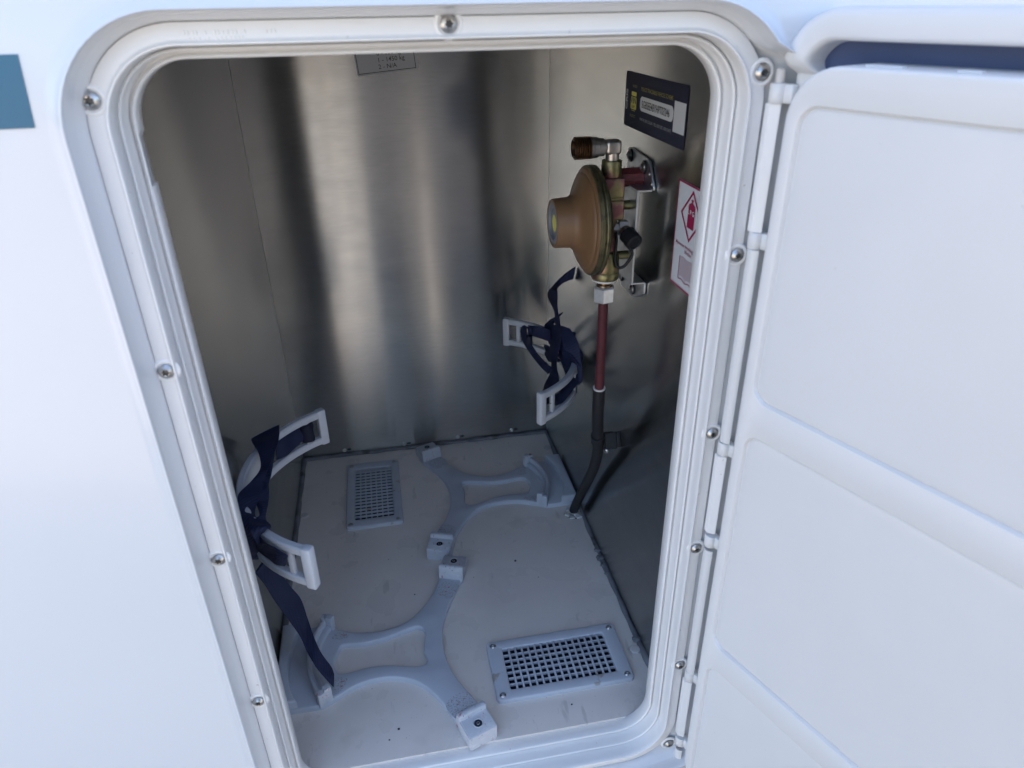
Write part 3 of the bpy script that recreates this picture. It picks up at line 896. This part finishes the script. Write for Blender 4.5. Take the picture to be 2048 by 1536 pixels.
strapR = thing("bottle_strap", "navy webbing wound round a pale cradle on the wall under the regulator", "bottle strap", (BX, 0.261, .165), 0, "bottle straps on the locker walls")
def web(t, key, name="webbing", wave=0.0012):
    bm = bmesh.new(); ribbon(bm, SL[key], th=.0016, wave=wave)
    o = finish(name, bm, M['web'], t, ang=60, recalc=True)
    o.location = -Vector(t.location)
    return o
make_cradle(strapL, False, .106, .077, .190)
make_cradle(strapR, True, .204, .261, .180)
for t in (strapL, strapR):
    for ch in t.children: ch.location = -Vector(t.location)
for k in ("LB", "LA", "LN", "LC", "LD"): web(strapL, k)
web(strapL, "LT", "strap_tail")
for k in ("RA", "RB", "RC", "RD", "RE", "RF", "RG", "RH"): web(strapR, k)
web(strapR, "RT", "strap_tail")
# webbing rolled round the far cross bars
for t, c, ax in ((strapL, (.0445, .158, .1745), 1), (strapR, (.262, .266, .190), 1)):
    bm = bmesh.new()
    lathe(bm, (0, 0, 0), (0, 0, 1), [(-.0085, .003), (-.0080, .0052), (-.004, .0060), (0, .0056), (.005, .0062), (.0080, .0052), (.0085, .003)], n=20, mod=lambda i, a: 1 + .10 * math.sin(3 * a + i))
    o = finish("webbing_roll", bm, M['web'], t, loc=Vector(c) - Vector(t.location))
    if t is strapR: o.scale = (.6, .6, .6)

# ------------------------------------------------------------------ regulator bracket
bracket = thing("regulator_bracket", "zinc plated bracket screwed to the wall behind the gas regulator", "bracket", (BX, 0.105, .347))
bo = -Vector(bracket.location)
def prism(bm, pts, to3, d):
    A = [bm.verts.new(to3(x, y, 0)) for x, y in pts]; B = [bm.verts.new(to3(x, y, d)) for x, y in pts]
    n = len(pts)
    for k in range(n): bm.faces.new((A[k], A[(k + 1) % n], B[(k + 1) % n], B[k]))
    bm.faces.new(A[::-1]); bm.faces.new(B)
WX = .2990
bm = bmesh.new()
prism(bm, [(.131, .3815), (.131, .4005), (.127, .4015), (.091, .4000), (.087, .3985), (.0765, .3840), (.0765, .3815)], lambda y, z, d: Vector((.3093 - d, y, z)) + bo, .0015)
bmesh.ops.recalc_face_normals(bm, faces=bm.faces[:])
bmesh.ops.bevel(bm, geom=bm.edges[:], offset=.00025, segments=1, affect='EDGES')
finish("wall_plate", bm, M['zinc'], bracket)
bm = bmesh.new()
prism(bm, [(.0795, .3145), (.0795, .3060), (.084, .3040), (.098, .2965), (.104, .2950), (.128, .2950), (.131, .2980), (.131, .3145)], lambda y, z, d: Vector((.3093 - d, y, z)) + bo, .0015)
bmesh.ops.recalc_face_normals(bm, faces=bm.faces[:])
bmesh.ops.bevel(bm, geom=bm.edges[:], offset=.00025, segments=1, affect='EDGES')
finish("wall_plate", bm, M['zinc'], bracket)
bm = bmesh.new()
box(bm, WX - .0015, .3081, .0785, .1310, .3803, .3818, .0003, 1, Matrix.Translation(bo))
finish("bridge", bm, M['zinc'], bracket)
bm = bmesh.new()
box(bm, WX - .0015, .3081, .0795, .1310, .3138, .3153, .0003, 1, Matrix.Translation(bo))
finish("bridge", bm, M['zinc'], bracket)
bm = bmesh.new()
box(bm, WX - .0016, WX + .0001, .0788, .1305, .3150, .3806, .0003, 1, Matrix.Translation(bo))
finish("web_plate", bm, M['zinc'], bracket)
for y, z, s in ((.1235, .3965, .92), (.0950, .3935, .92), (.1275, .3040, .82), (.1015, .3025, .92)):
    bm = bmesh.new()
    lathe(bm, Vector((.3078, y, z)) + bo, (-1, 0, 0), [(0, .0046), (.0009, .0046), (.0010, .0042)], n=24)
    finish("washer", bm, M['rubber'], bracket)
    put_screw(bracket, Vector((.3070, y, z)) + bo, (-1, 0, 0), s)
for y, z in ((.0862, .3905), (.0805, .3850)):
    bm = bmesh.new(); lathe(bm, Vector((.3078, y, z)) + bo, (-1, 0, 0), [(0, .0016), (.0006, .0014), (.0009, .0008)], n=14)
    finish("rivet", bm, M['steel'], bracket)

# ------------------------------------------------------------------ gas regulator
reg = thing("gas_regulator", "gas regulator with ochre domed cover and brass fittings on bracket", "gas regulator", (.281, .088, .318))
ro = -Vector(reg.location)
RY, RZ = .088, .3605
def rp(*a): return Vector(a) + ro
DX = .2750 - .0030
bm = bmesh.new()
lathe(bm, rp(DX, RY, RZ), (-1, 0, 0), [(.0070, .0362), (.0080, .0356), (.0088, .0346), (.0092, .0334), (.0093, .0327), (.0099, .0324), (.0110, .0310), (.0124, .0280), (.0140, .0242), (.0154, .0210), (.0170, .0190), (.0186, .0178), (.0200, .0172), (.0300, .0166), (.0309, .0163), (.0313, .0158), (.0313, .0148), (.0306, .0144)], n=72, cap1=False)
cover = finish("cover", bm, M['cover'], reg, ang=28)
bm = bmesh.new()
lathe(bm, rp(DX, RY, RZ), (-1, 0, 0), [(.0305, .0146), (.0311, .0140), (.0311, .0112), (.0300, .0108), (.0290, .0106), (.0290, .0086), (.0299, .0084), (.0299, .006), (.0285, .0058)], n=48, cap0=False)
plug = finish("plug", bm, M['plug'], cover)
bm = bmesh.new()
lathe(bm, rp(DX, RY, RZ), (-1, 0, 0), [(.0284, .0070), (.0296, .0068), (.0297, .005)], n=6)
finish("sticker", bm, M['yellow'], cover, ang=20)
bm = bmesh.new()
lathe(bm, rp(DX, RY, RZ), (-1, 0, 0), [(.0000, .032), (.0002, .0362), (.0010, .0374), (.0026, .0376), (.0032, .0373), (.0034, .0366), (.0039, .0366), (.0041, .0371), (.0048, .0375), (.0066, .0373), (.0074, .0365), (.0076, .0354)], n=72)
finish("rim", bm, M['rim'], reg, ang=28)
bm = bmesh.new()
lathe(bm, rp(DX, RY, RZ), (1, 0, 0), [(0, .034), (.002, .032), (.0045, .025), (.0065, .016), (.0075, .010)], n=48)
finish("rear_bowl", bm, M['rim'], reg)
AX = .2815
bm = bmesh.new()
lathe(bm, rp(AX, RY + .001, .336), (0, 0, 1), [(0, .0058), (.028, .0060)], n=28)
finish("stem", bm, M['pink'], reg)
bm = bmesh.new()
box(bm, AX - .0072, AX + .0080, RY - .0085, RY + .0095, .3618, .3755, .0014, 3, Matrix.Translation(ro))
box(bm, AX - .0068, AX + .0078, RY - .0080, RY + .0095, .3765, .3905, .0016, 3, Matrix.Translation(ro))
box(bm, AX - .0064, AX + .0074, RY - .0075, RY + .0090, .3752, .3768, 0, 1, Matrix.Translation(ro))
finish("valve_block", bm, M['pink'], reg)
bm = bmesh.new()
lathe(bm, rp(AX, RY, .3885), (0, 0, 1), [(0, .0066), (.0006, .0069), (.0118, .0069), (.0124, .0066), (.0126, .0056), (.0118, .0050)], n=32)
finish("inlet_collar", bm, M['olive'], reg)
bm = bmesh.new()
lathe(bm, rp(AX, RY, .3995), (0, 0, 1), [(0, .0046), (.007, .0046)], n=24)
box(bm, AX - .0056, AX + .0052, RY - .0050, RY + .0050, .4048, .4142, .0022, 3, Matrix.Translation(ro))
lathe(bm, rp(AX + .0006, RY, .4096), (-1, 0, 0), [(0, .0047), (.0085, .0047)], n=24)
finish("elbow", bm, M['nickel'], reg, ang=40)
bm = bmesh.new()
lathe(bm, rp(AX - .0060, RY, .4096), (-1, 0, 0), [(0, .0052), (.0006, .0058), (.0040, .0058), (.0046, .0066), (.0078, .0068), (.0082, .0071), (.0098, .0071)], n=36)
finish("union", bm, M['nickel'], reg, ang=30)
bm = bmesh.new()
pr = [(.0094, .0060)]
for k in range(7):
    x = .0098 + k * .00155
    pr += [(x, .0062), (x + .00060, .0074), (x + .0009, .0074)]
pr += [(.0208, .0062), (.0212, .0058), (.0206, .0048), (.0150, .0044)]
lathe(bm, rp(AX - .0060, RY, .4096), (-1, 0, 0), pr, n=40)
finish("threaded_end", bm, M['copper'], reg, ang=25)
bm = bmesh.new()
lathe(bm, rp(AX - .001, RY, .3178), (0, 0, 1), [(0, .0094), (.0010, .0100), (.0050, .0100), (.0056, .0096), (.0060, .0098), (.0085, .0098), (.0170, .0092), (.0200, .0078), (.0205, .006)], n=40)
finish("outlet", bm, M['olive'], reg, ang=40)
bm = bmesh.new()
lathe(bm, rp(AX - .001, RY, .3160), (0, 0, 1), [(0, .0082), (.0006, .0090), (.0018, .0092)], n=36)
finish("sealing_washer", bm, M['offwhite'], reg)
bm = bmesh.new()
lathe(bm, rp(AX - .0012, RY, .3120), (0, 0, 1), [(0, .0058), (.0012, .0054), (.0014, .0040), (.0042, .0040)], n=28)
finish("ferrule", bm, M['copper'], reg)
bm = bmesh.new()
a_ = R(12)
d_ = (Vector((0, 0, 1)), Vector((math.cos(a_), math.sin(a_), 0)), Vector((-math.sin(a_), math.cos(a_), 0)))
lathe(bm, rp(AX - .0012, RY, .3000), (0, 0, 1), [(0, .0070), (.0008, .0080), (.0108, .0080), (.0116, .0072), (.0120, .006)], n=6, frame=d_)
finish("hex_nut", bm, M['nut'], reg, ang=20)
# rod and post that carry the regulator on its bracket
bm = bmesh.new()
lathe(bm, rp(AX + .006, RY + .012, .3862), (1, 0, 0), [(0, .0062), (.0200, .0062)], n=24, mod=lambda i, a: 1 + .05 * math.sin(9 * a))
finish("threaded_rod", bm, M['loctite'], reg)
bm = bmesh.new()
for k in range(46):
    a = random.uniform(0, 6.28); x = random.uniform(.288, .306)
    c = rp(x, RY + .012 + .006 * math.cos(a), .3862 + .006 * math.sin(a))
    d = Vector((random.uniform(-.6, .6), math.cos(a), math.sin(a))).normalized() * random.uniform(.0008, .0022)
    tube(bm, [c, c + d], .00016, n=4, smooth=False)
finish("thread_fibre", bm, M['loctite'], reg)["kind"] = "stuff"
bm = bmesh.new()
lathe(bm, rp(AX + .004, RY + .004, .3690), (1, 0, 0), [(0, .0032), (.0145, .0032)], n=20)
lathe(bm, rp(AX + .004, RY + .002, .3335), (1, 0, 0), [(0, .0030), (.0150, .0030)], n=20)
finish("mounting_post", bm, M['olive'], reg)
# test point with its rubber cap and tether
bm = bmesh.new()
lathe(bm, rp(.2840, RY - .001, .3545), (1, 0, 0), [(0, .0040), (.0040, .0040), (.0042, .0056), (.0105, .0056), (.0108, .0050)], n=6)
finish("test_point", bm, M['nickel'], reg, ang=20)
c0 = Vector((.2915, .0835, .3535)); cd = Vector((.24, -.88, -.38)).normalized()
bm = bmesh.new()
lathe(bm, rp(*c0), cd, [(0, .0042), (.0030, .0044), (.0034, .0050), (.0040, .0050)], n=24)
finish("test_collar", bm, M['nickel'], reg)
bm = bmesh.new()
lathe(bm, rp(*(c0 + cd * .0038)), cd, [(0, .0050), (.0008, .0062), (.0030, .0060), (.0060, .0056), (.0063, .0062), (.0105, .0060), (.0110, .0054), (.0112, .0042), (.0105, .0038), (.0107, .0022)], n=30)
cp = finish("test_cap", bm, M['rubber'], reg)
ce = c0 + cd * .010
bm = bmesh.new()
tube(bm, [rp(*(ce + Vector((-.001, 0, -.006)))), rp(.2952, .0745, .3385), rp(.2918, .0765, .3310), rp(.2880, .0775, .3284), rp(.2852, .0780, .3305), rp(.2842, .0785, .3370), rp(.2850, .0800, .3470), rp(.2860, .0850, .3520)], .0011, n=10)
finish("cap_tether", bm, M['rubber'], reg)

# ------------------------------------------------------------------ hose, clip and foot
hose = thing("gas_hose", "dark red gas hose running down into a black rubber sleeve", "hose", (AX, RY, .303))
ho = -Vector(hose.location)
bm = bmesh.new()
tube(bm, [Vector(p) + ho for p in ((.2803, .088, .3035), (.2803, .088, .288), (.2806, .0885, .268), (.2810, .090, .245), (.2815, .0915, .228), (.2820, .0935, .212))], .0036, n=20)
finish("rubber_hose", bm, M['hose'], hose)
bm = bmesh.new()
PTS = [(.2816, .0920, .2245), (.2825, .0950, .206), (.2850, .1020, .188), (.2890, .1120, .166), (.2945, .1260, .140), (.2985, .1480, .106), (.3000, .1720, .072), (.3002, .1960, .036), (.3002, .2120, .010), (.3002, .2160, .0015)]
tube(bm, [Vector(p) + ho for p in PTS], .0049, n=22)
finish("rubber_sleeve", bm, M['rubber'], hose)
bm = bmesh.new()
d0 = (Vector(PTS[1]) - Vector(PTS[0])).normalized()
lathe(bm, Vector(PTS[0]) + ho, -d0, [(-.0004, .0049), (.0003, .0050), (.0007, .0047), (.0007, .0036)], n=24, cap0=False, cap1=False)
finish("sleeve_mouth", bm, M['whitecap'], hose)
clip = thing("hose_clip", "black plastic hose clip screwed to the wall round the black hose sleeve", "hose clip", (.3045, .1150, .158))
hc = Vector((.2897, .1138, .1622)) - Vector((.3045, .1150, .158)); hd = (Vector((.2945, .1260, .140)) - Vector((.2850, .1020, .188))).normalized()
bm = bmesh.new()
lathe(bm, hc, hd, [(-.0052, .0051), (-.0050, .0060), (.0050, .0060), (.0052, .0051)], n=26, cap0=False, cap1=False)
finish("clip_loop", bm, M['rubber'], clip)
mt = Matrix.Rotation(R(-27), 4, 'X')
bm = bmesh.new()
box(bm, .0015, .0052, -.0045, .0045, -.0068, .0068, .0009, 2, mt)
finish("clip_body", bm, M['rubber'], clip)
for k in range(3):
    bm = bmesh.new(); box(bm, -.0090, .0010, -.0056 + k * .0042, -.0040 + k * .0042, -.0072, .0072, .0004, 1, mt)
    finish("clip_rib", bm, M['rubber'], clip)
put_screw(clip, mt @ Vector((-.0085, -.0030, -.0082)), (-.75, -.65, 0), .62)
bm = bmesh.new()
for k, (dx, dy, r) in enumerate(((0, 0, .0072), (.0055, .003, .0050), (-.006, -.001, .0048), (.004, -.006, .0050), (-.003, .006, .0045), (-.004, -.006, .0042))):
    s = bmesh.ops.create_icosphere(bm, subdivisions=3, radius=r)
    for v in s['verts']:
        v.co *= 1 + .16 * math.sin(v.co.x * 900 + k) * math.cos(v.co.y * 1100 + 2 * k)
        v.co.z = max(v.co.z * .42, -.0005); v.co += Vector((dx, dy, .0006))
finish("sealing_putty", bm, M['foot'], hose, loc=Vector((.3000, .2150, 0)) + ho)

# ------------------------------------------------------------------ labels and plates
# load plate on the back panel
lp = thing("load_plate", "pale printed load plate on the back panel, cut by the hatch top", "label", (.1175, BD - .0012, .4345))
tilt = R(4.6)
def backm(lift): return Matrix.Translation((0, -lift, 0)) @ Matrix(((math.cos(tilt), -math.sin(tilt), 0, 0), (0, 0, -1, 0), (math.sin(tilt), math.cos(tilt), 0, 0), (0, 0, 0, 1)))
flatobj("plate_card", [[(0, -.0005), (.0602, -.0005), (.0602, .050), (0, .050)]], M['paper'], lp, backm(.0002))
flatobj("printed_border", [stroke((.0012, .0012), (.0575, .0012), .0006), stroke((.0015, .0012), (.0015, .049), .0006), stroke((.0572, .0012), (.0572, .049), .0006)], M['black_ink'], lp, backm(.0005))
for i, s in enumerate(("2 - N/A", "1 - 1450 kg", "0 - 100 kg")):
    text_mesh("lettering", s, M['black_ink'], lp, backm(.0006) @ Matrix.Translation((.0212, .0055 + .0060 * i, 0)), .0058, bold=.00001)

# police scheme identity label
vl = thing("identity_label", "navy identity label with a white serial number pill on the wall", "label", (BX, .093, .432))
vo = Matrix.Translation(-Vector(vl.location))
def vm(lift=.0): return vo @ right_wall(0, 0, lift)          # local x = -y of the wall, local y = height
def vx(y): return -y / 1000.0
flatobj("label_card", [[(x, z) for x, z in rrect(vx(148.8), vx(37.2), .4140, .4508, .0022, 0, n=4)]], M['navy_lbl'], vl, vm(.0002))
cl = []
for k in range(7):
    x = vx(146 - k * 1.3); cl.append(stroke((x, .4155), (x + .006 + .002 * k, .4155 + .0008 * k), .0003))
for k in range(5):
    z = .4452 + .0009 * k; cl.append(stroke((vx(108 - 3 * k), z), (vx(70 + 2 * k), z), .0003)); cl.append(stroke((vx(70 + 2 * k), z), (vx(64 + 2 * k), z + .0012), .0003))
for k in range(5):
    z = .4160 + .0008 * k; cl.append(stroke((vx(100 - 4 * k), z), (vx(72 + 3 * k), z), .0003)); cl.append(stroke((vx(72 + 3 * k), z), (vx(60 + 3 * k), z + .0022), .0003))
for k in range(4):
    x = vx(46 - 2 * k); cl.append(stroke((x, .4420), (x, .4490), .0003)); cl.append(stroke((x, .4150), (x, .4200), .0003))
flatobj("circuit_print", cl, M['circuit'], vl, vm(.0004))["kind"] = "stuff"
flatobj("serial_pill", [[(x, z) for x, z in rrect(vx(116.6), vx(57.0), .4276, .4370, .0038, 0, n=6)]], M['white_lbl'], vl, vm(.0005))
text_mesh("serial_lettering", "SGBSEE4BYHPT03246", M['black_ink'], vl, vm(.0008) @ Matrix.Translation((vx(112.0), .43195, 0)), .0068, width=.0495, bold=.00003)
text_mesh("scheme_lettering", "POLICE TRACEABLE VEHICLE SCHEME", M['gold_ink'], vl, vm(.0006) @ Matrix.Translation((vx(115.3), .4415, 0)), .0036, width=.0562, bold=.00002)
text_mesh("contact_lettering", "WWW.CRIS.CO.UK • TEL: 0203 282 1000 [24/7]", M['grey_ink'], vl, vm(.0006) @ Matrix.Translation((vx(115.3), .4222, 0)), .0028, width=.0565, bold=.00001)
text_mesh("agency_lettering", "CRiS", M['white_lbl'], vl, vm(.0006) @ Matrix.Translation((vx(143.5), .4254, 0)) @ Matrix.Rotation(R(90), 4, 'Z'), .0046, width=.0138, bold=.00012)
flatobj("chip_emblem", [[(x, z) for x, z in rrect(vx(135.4), vx(123.8), .4268, .4350, .0012, 0, n=4)], [(x, z) for x, z in rrect(vx(134.6), vx(124.4), .4356, .4384, .0008, 0, n=4)], stroke((vx(133), .4260), (vx(126), .4260), .0004)], M['yellow'], vl, vm(.0005))
text_mesh("emblem_lettering", "VIN", M['black_ink'], vl, vm(.0008) @ Matrix.Translation((vx(135.0), .4325, 0)), .0056, width=.0108, bold=.00010)
text_mesh("emblem_lettering", "CHIP", M['black_ink'], vl, vm(.0008) @ Matrix.Translation((vx(132.8), .4285, 0)), .0026, width=.0064, bold=.00001)
text_mesh("badge_lettering", "AVOID", M['gold_ink'], vl, vm(.0006) @ Matrix.Translation((vx(133.0), .4420, 0)), .0026, width=.009)
text_mesh("badge_lettering", "PROTECT", M['gold_ink'], vl, vm(.0006) @ Matrix.Translation((vx(135.3), .4223, 0)), .0026, width=.0108)
flatobj("white_patch", [[(vx(56.2), .4226), (vx(38.6), .4226), (vx(38.6), .4406), (vx(56.2), .4406)]], M['white_lbl'], vl, vm(.0005))

# gas warning label
wl = thing("gas_warning_label", "white gas warning label with magenta border and bottle symbol beside the frame", "label", (BX, .016, .3645))
wo = Matrix.Translation(-Vector(wl.location))
def wm(lift=.0): return wo @ right_wall(0, 0, lift)
y0, y1, z0, z1 = 38.8, -8, .3312, .3975
flatobj("label_card", [[(vx(y0), z0), (vx(y1), z0), (vx(y1), z1), (vx(y0), z1)]], M['white_lbl'], wl, wm(.0002))
flatobj("printed_border", [stroke((vx(y0), z1 - .0006), (vx(y1), z1 - .0006), .0012), stroke((vx(y0), z0 + .0006), (vx(y1), z0 + .0006), .0012), stroke((vx(y0 - .6), z0 + .0012), (vx(y0 - .6), z1 - .0012), .0009), stroke((vx(y1 + .6), z0 + .0012), (vx(y1 + .6), z1 - .0012), .0012)], M['magenta'], wl, wm(.0005))
def dia(s): return [(vx(16.6 + 15.4 * s), .3790), (vx(16.6), .3790 + .0158 * s), (vx(16.6 - 15.4 * s), .3790), (vx(16.6), .3790 - .0158 * s)]
flatobj("diamond_symbol", [(dia(1.0), dia(.855))], M['magenta'], wl, wm(.0005))
bp_ = [(vx(21.2), .3718), (vx(11.6), .3718), (vx(11.6), .3848), (vx(12.4), .3862), (vx(14.4), .3870), (vx(15.4), .3874), (vx(15.4), .3882), (vx(14.6), .3888), (vx(15.0), .3894), (vx(17.8), .3894), (vx(18.2), .3888), (vx(17.4), .3882), (vx(17.4), .3874), (vx(18.4), .3870), (vx(20.4), .3862), (vx(21.2), .3848)]
bm = bmesh.new(); V = [bm.verts.new(wm(.0006) @ Vector((x, z, 0))) for x, z in bp_]; fill(bm, [V])
finish("bottle_symbol", bm, M['magenta'], wl)
text_mesh("lettering", "L P G", M['white_lbl'], wl, wm(.0009) @ Matrix.Translation((vx(20.9), .3815, 0)), .0040, width=.0090, bold=.00010)
text_mesh("lettering", "Maximum Working Pressure", M['magenta'], wl, wm(.0006) @ Matrix.Translation((vx(35.0), .3592, 0)), .0032, width=.0385, bold=.00002)
text_mesh("lettering", "30mbar", M['magenta'], wl, wm(.0006) @ Matrix.Translation((vx(20.8), .3562, 0)), .0032, width=.0106, bold=.00002)
bk = []
for s in (1, -1):
    for k in range(10):
        for j in range(5):
            ya = 16.2 + s * (.9 + 1.7 * j); yb = 16.2 + s * (.9 + 1.7 * (j + 1))
            f = lambda y: .0012 * math.sin(min(1, abs(y - 16.2) / 9.5) * math.pi * .9)
            z = .3392 + .0013 * k
            bk.append(stroke((vx(ya), z + f(ya)), (vx(yb), z + f(yb)), 0.00032))
    bk.append(stroke((vx(16.2 + s * 10.4), .3376), (vx(16.2 + s * 10.4), .3522), .0005))
    bk.append(stroke((vx(16.2 + s * 11.0), .3370), (vx(16.2 + s * 11.0), .3518), .0004))
    bk.append(stroke((vx(16.2 + s * 11.2), .3369), (vx(16.2 + s * 5), .3380), .0006)); bk.append(stroke((vx(16.2 + s * 5), .3380), (vx(16.2), .3364), .0006))
bk.append(stroke((vx(16.2), .3362), (vx(16.2), .3515), .0005))
flatobj("book_symbol", bk, M['magenta'], wl, wm(.0005))

# ------------------------------------------------------------------ the person taking the picture, seen only as the dark shape in the aluminium
def skin_mesh(name, pts, edges, m, parent, loc, sub=2):
    me = bpy.data.meshes.new(name + "_cage")
    me.from_pydata([p[:3] for p in pts], edges, [])
    o = bpy.data.objects.new(name + "_cage", me); COL.objects.link(o)
    sk = o.modifiers.new("skin", 'SKIN'); sk.use_smooth_shade = True
    if not me.skin_vertices: me.skin_vertices.new()
    for i, p in enumerate(pts):
        d = me.skin_vertices[0].data[i]
        d.radius = (p[3], p[4] if len(p) > 4 else p[3]); d.use_root = (i == 0)
    sb = o.modifiers.new("sub", 'SUBSURF'); sb.levels = sub; sb.render_levels = sub
    bpy.context.view_layer.update()
    nm = bpy.data.meshes.new_from_object(o.evaluated_get(bpy.context.evaluated_depsgraph_get()))
    bpy.data.objects.remove(o); bpy.data.meshes.remove(me)
    for p in nm.polygons: p.use_smooth = True
    nm.materials.clear(); nm.materials.append(m); nm.name = name
    q = bpy.data.objects.new(name, nm); q.location = loc
    return link(q, parent)
M['jacket'] = mat("grey_jacket_cloth", (0.14, 0.14, 0.145), 0.8, var=0.15, bump=0.2, bscale=300)
M['denim'] = mat("faded_denim", (0.13, 0.14, 0.165), 0.8, var=0.2, bump=0.2, bscale=400)
M['skin'] = mat("skin", (0.50, 0.30, 0.22), 0.5, var=0.05)
M['hair'] = mat("brown_hair", (0.06, 0.04, 0.025), 0.6, var=0.2)
GZ = -0.62
person = thing("person", "person in a grey jacket and jeans standing before the open hatch", "person", (0.244, -0.74, GZ))
skin_mesh("body", [(0, 0, .93, .12, .10), (0, 0, 1.12, .13, .10), (0, 0, 1.30, .15, .10), (0, .0, 1.40, .09, .08), (0, .01, 1.47, .052, .052), (0, .02, 1.54, .062, .072), (0, .02, 1.62, .076, .092), (0, .01, 1.69, .06, .07), (0, .105, 1.575, .011, .012)],
          [(0, 1), (1, 2), (2, 3), (3, 4), (4, 5), (5, 6), (6, 7), (5, 8)], M['skin'], person, (0, 0, 0))
J = [(0, 0, .86, .195, .13), (0, 0, 1.02, .202, .13), (0, 0, 1.18, .212, .14), (0, 0, 1.33, .205, .12), (0, 0, 1.405, .09, .08), (0, .0, 1.435, .064, .062)]
E_ = [(0, 1), (1, 2), (2, 3), (3, 4), (4, 5)]
for sx in (-1, 1):
    b_ = len(J)
    J += [(sx * .185, 0, 1.345, .060), (sx * .220, -.01, 1.20, .030), (sx * .230, -.01, 1.07, .025), (sx * .230, .005, .95, .023), (sx * .229, .015, .83, .022)]
    E_ += [(3, b_), (b_, b_ + 1), (b_ + 1, b_ + 2), (b_ + 2, b_ + 3), (b_ + 3, b_ + 4)]
skin_mesh("jacket", J, E_, M['jacket'], person, (0, 0, 0))
Lg = [(0, 0, .90, .18, .13)]; Le = []
for sx in (-1, 1):
    b_ = len(Lg)
    Lg += [(sx * .090, 0, .80, .110), (sx * .100, .012, .50, .082), (sx * .105, -.006, .28, .070), (sx * .105, -.01, .07, .052)]
    Le += [(0, b_), (b_, b_ + 1), (b_ + 1, b_ + 2), (b_ + 2, b_ + 3)]
skin_mesh("trousers", Lg, Le, M['denim'], person, (0, 0, 0))
for sx in (-1, 1):
    skin_mesh("shoe", [(sx * .105, -.04, .045, .045, .042), (sx * .11, .06, .04, .046, .038), (sx * .115, .16, .03, .042, .026)], [(0, 1), (1, 2)], M['rubber'], person, (0, 0, 0))
skin_mesh("hair", [(0, -.015, 1.60, .075, .075), (0, -.010, 1.68, .082, .09), (0, .012, 1.715, .06, .072)], [(0, 1), (1, 2)], M['hair'], person, (0, 0, 0))

for sx in (-1, 1):
    hp = [(0, 0, 0, .020, .014), (0, .004, -.045, .030, .014), (0, .008, -.085, .032, .013)]; he = [(0, 1), (1, 2)]
    for k, ln in enumerate((.060, .070, .066, .052)):
        b_ = len(hp); x = (k - 1.5) * .014
        hp += [(0, .008 + x * 1.0, -.100, .0085), (0, .012 + x * 1.05, -.100 - ln * .55, .0080), (-sx * .010, .014 + x * 1.05, -.100 - ln, .0066)]
        he += [(2, b_), (b_, b_ + 1), (b_ + 1, b_ + 2)]
    b_ = len(hp)
    hp += [(-sx * .006, .030, -.040, .010), (-sx * .014, .044, -.072, .0085), (-sx * .018, .046, -.098, .0070)]
    he += [(1, b_), (b_, b_ + 1), (b_ + 1, b_ + 2)]
    skin_mesh("hand", hp, he, M['skin'], person, (sx * .229, .016, .835), sub=1)
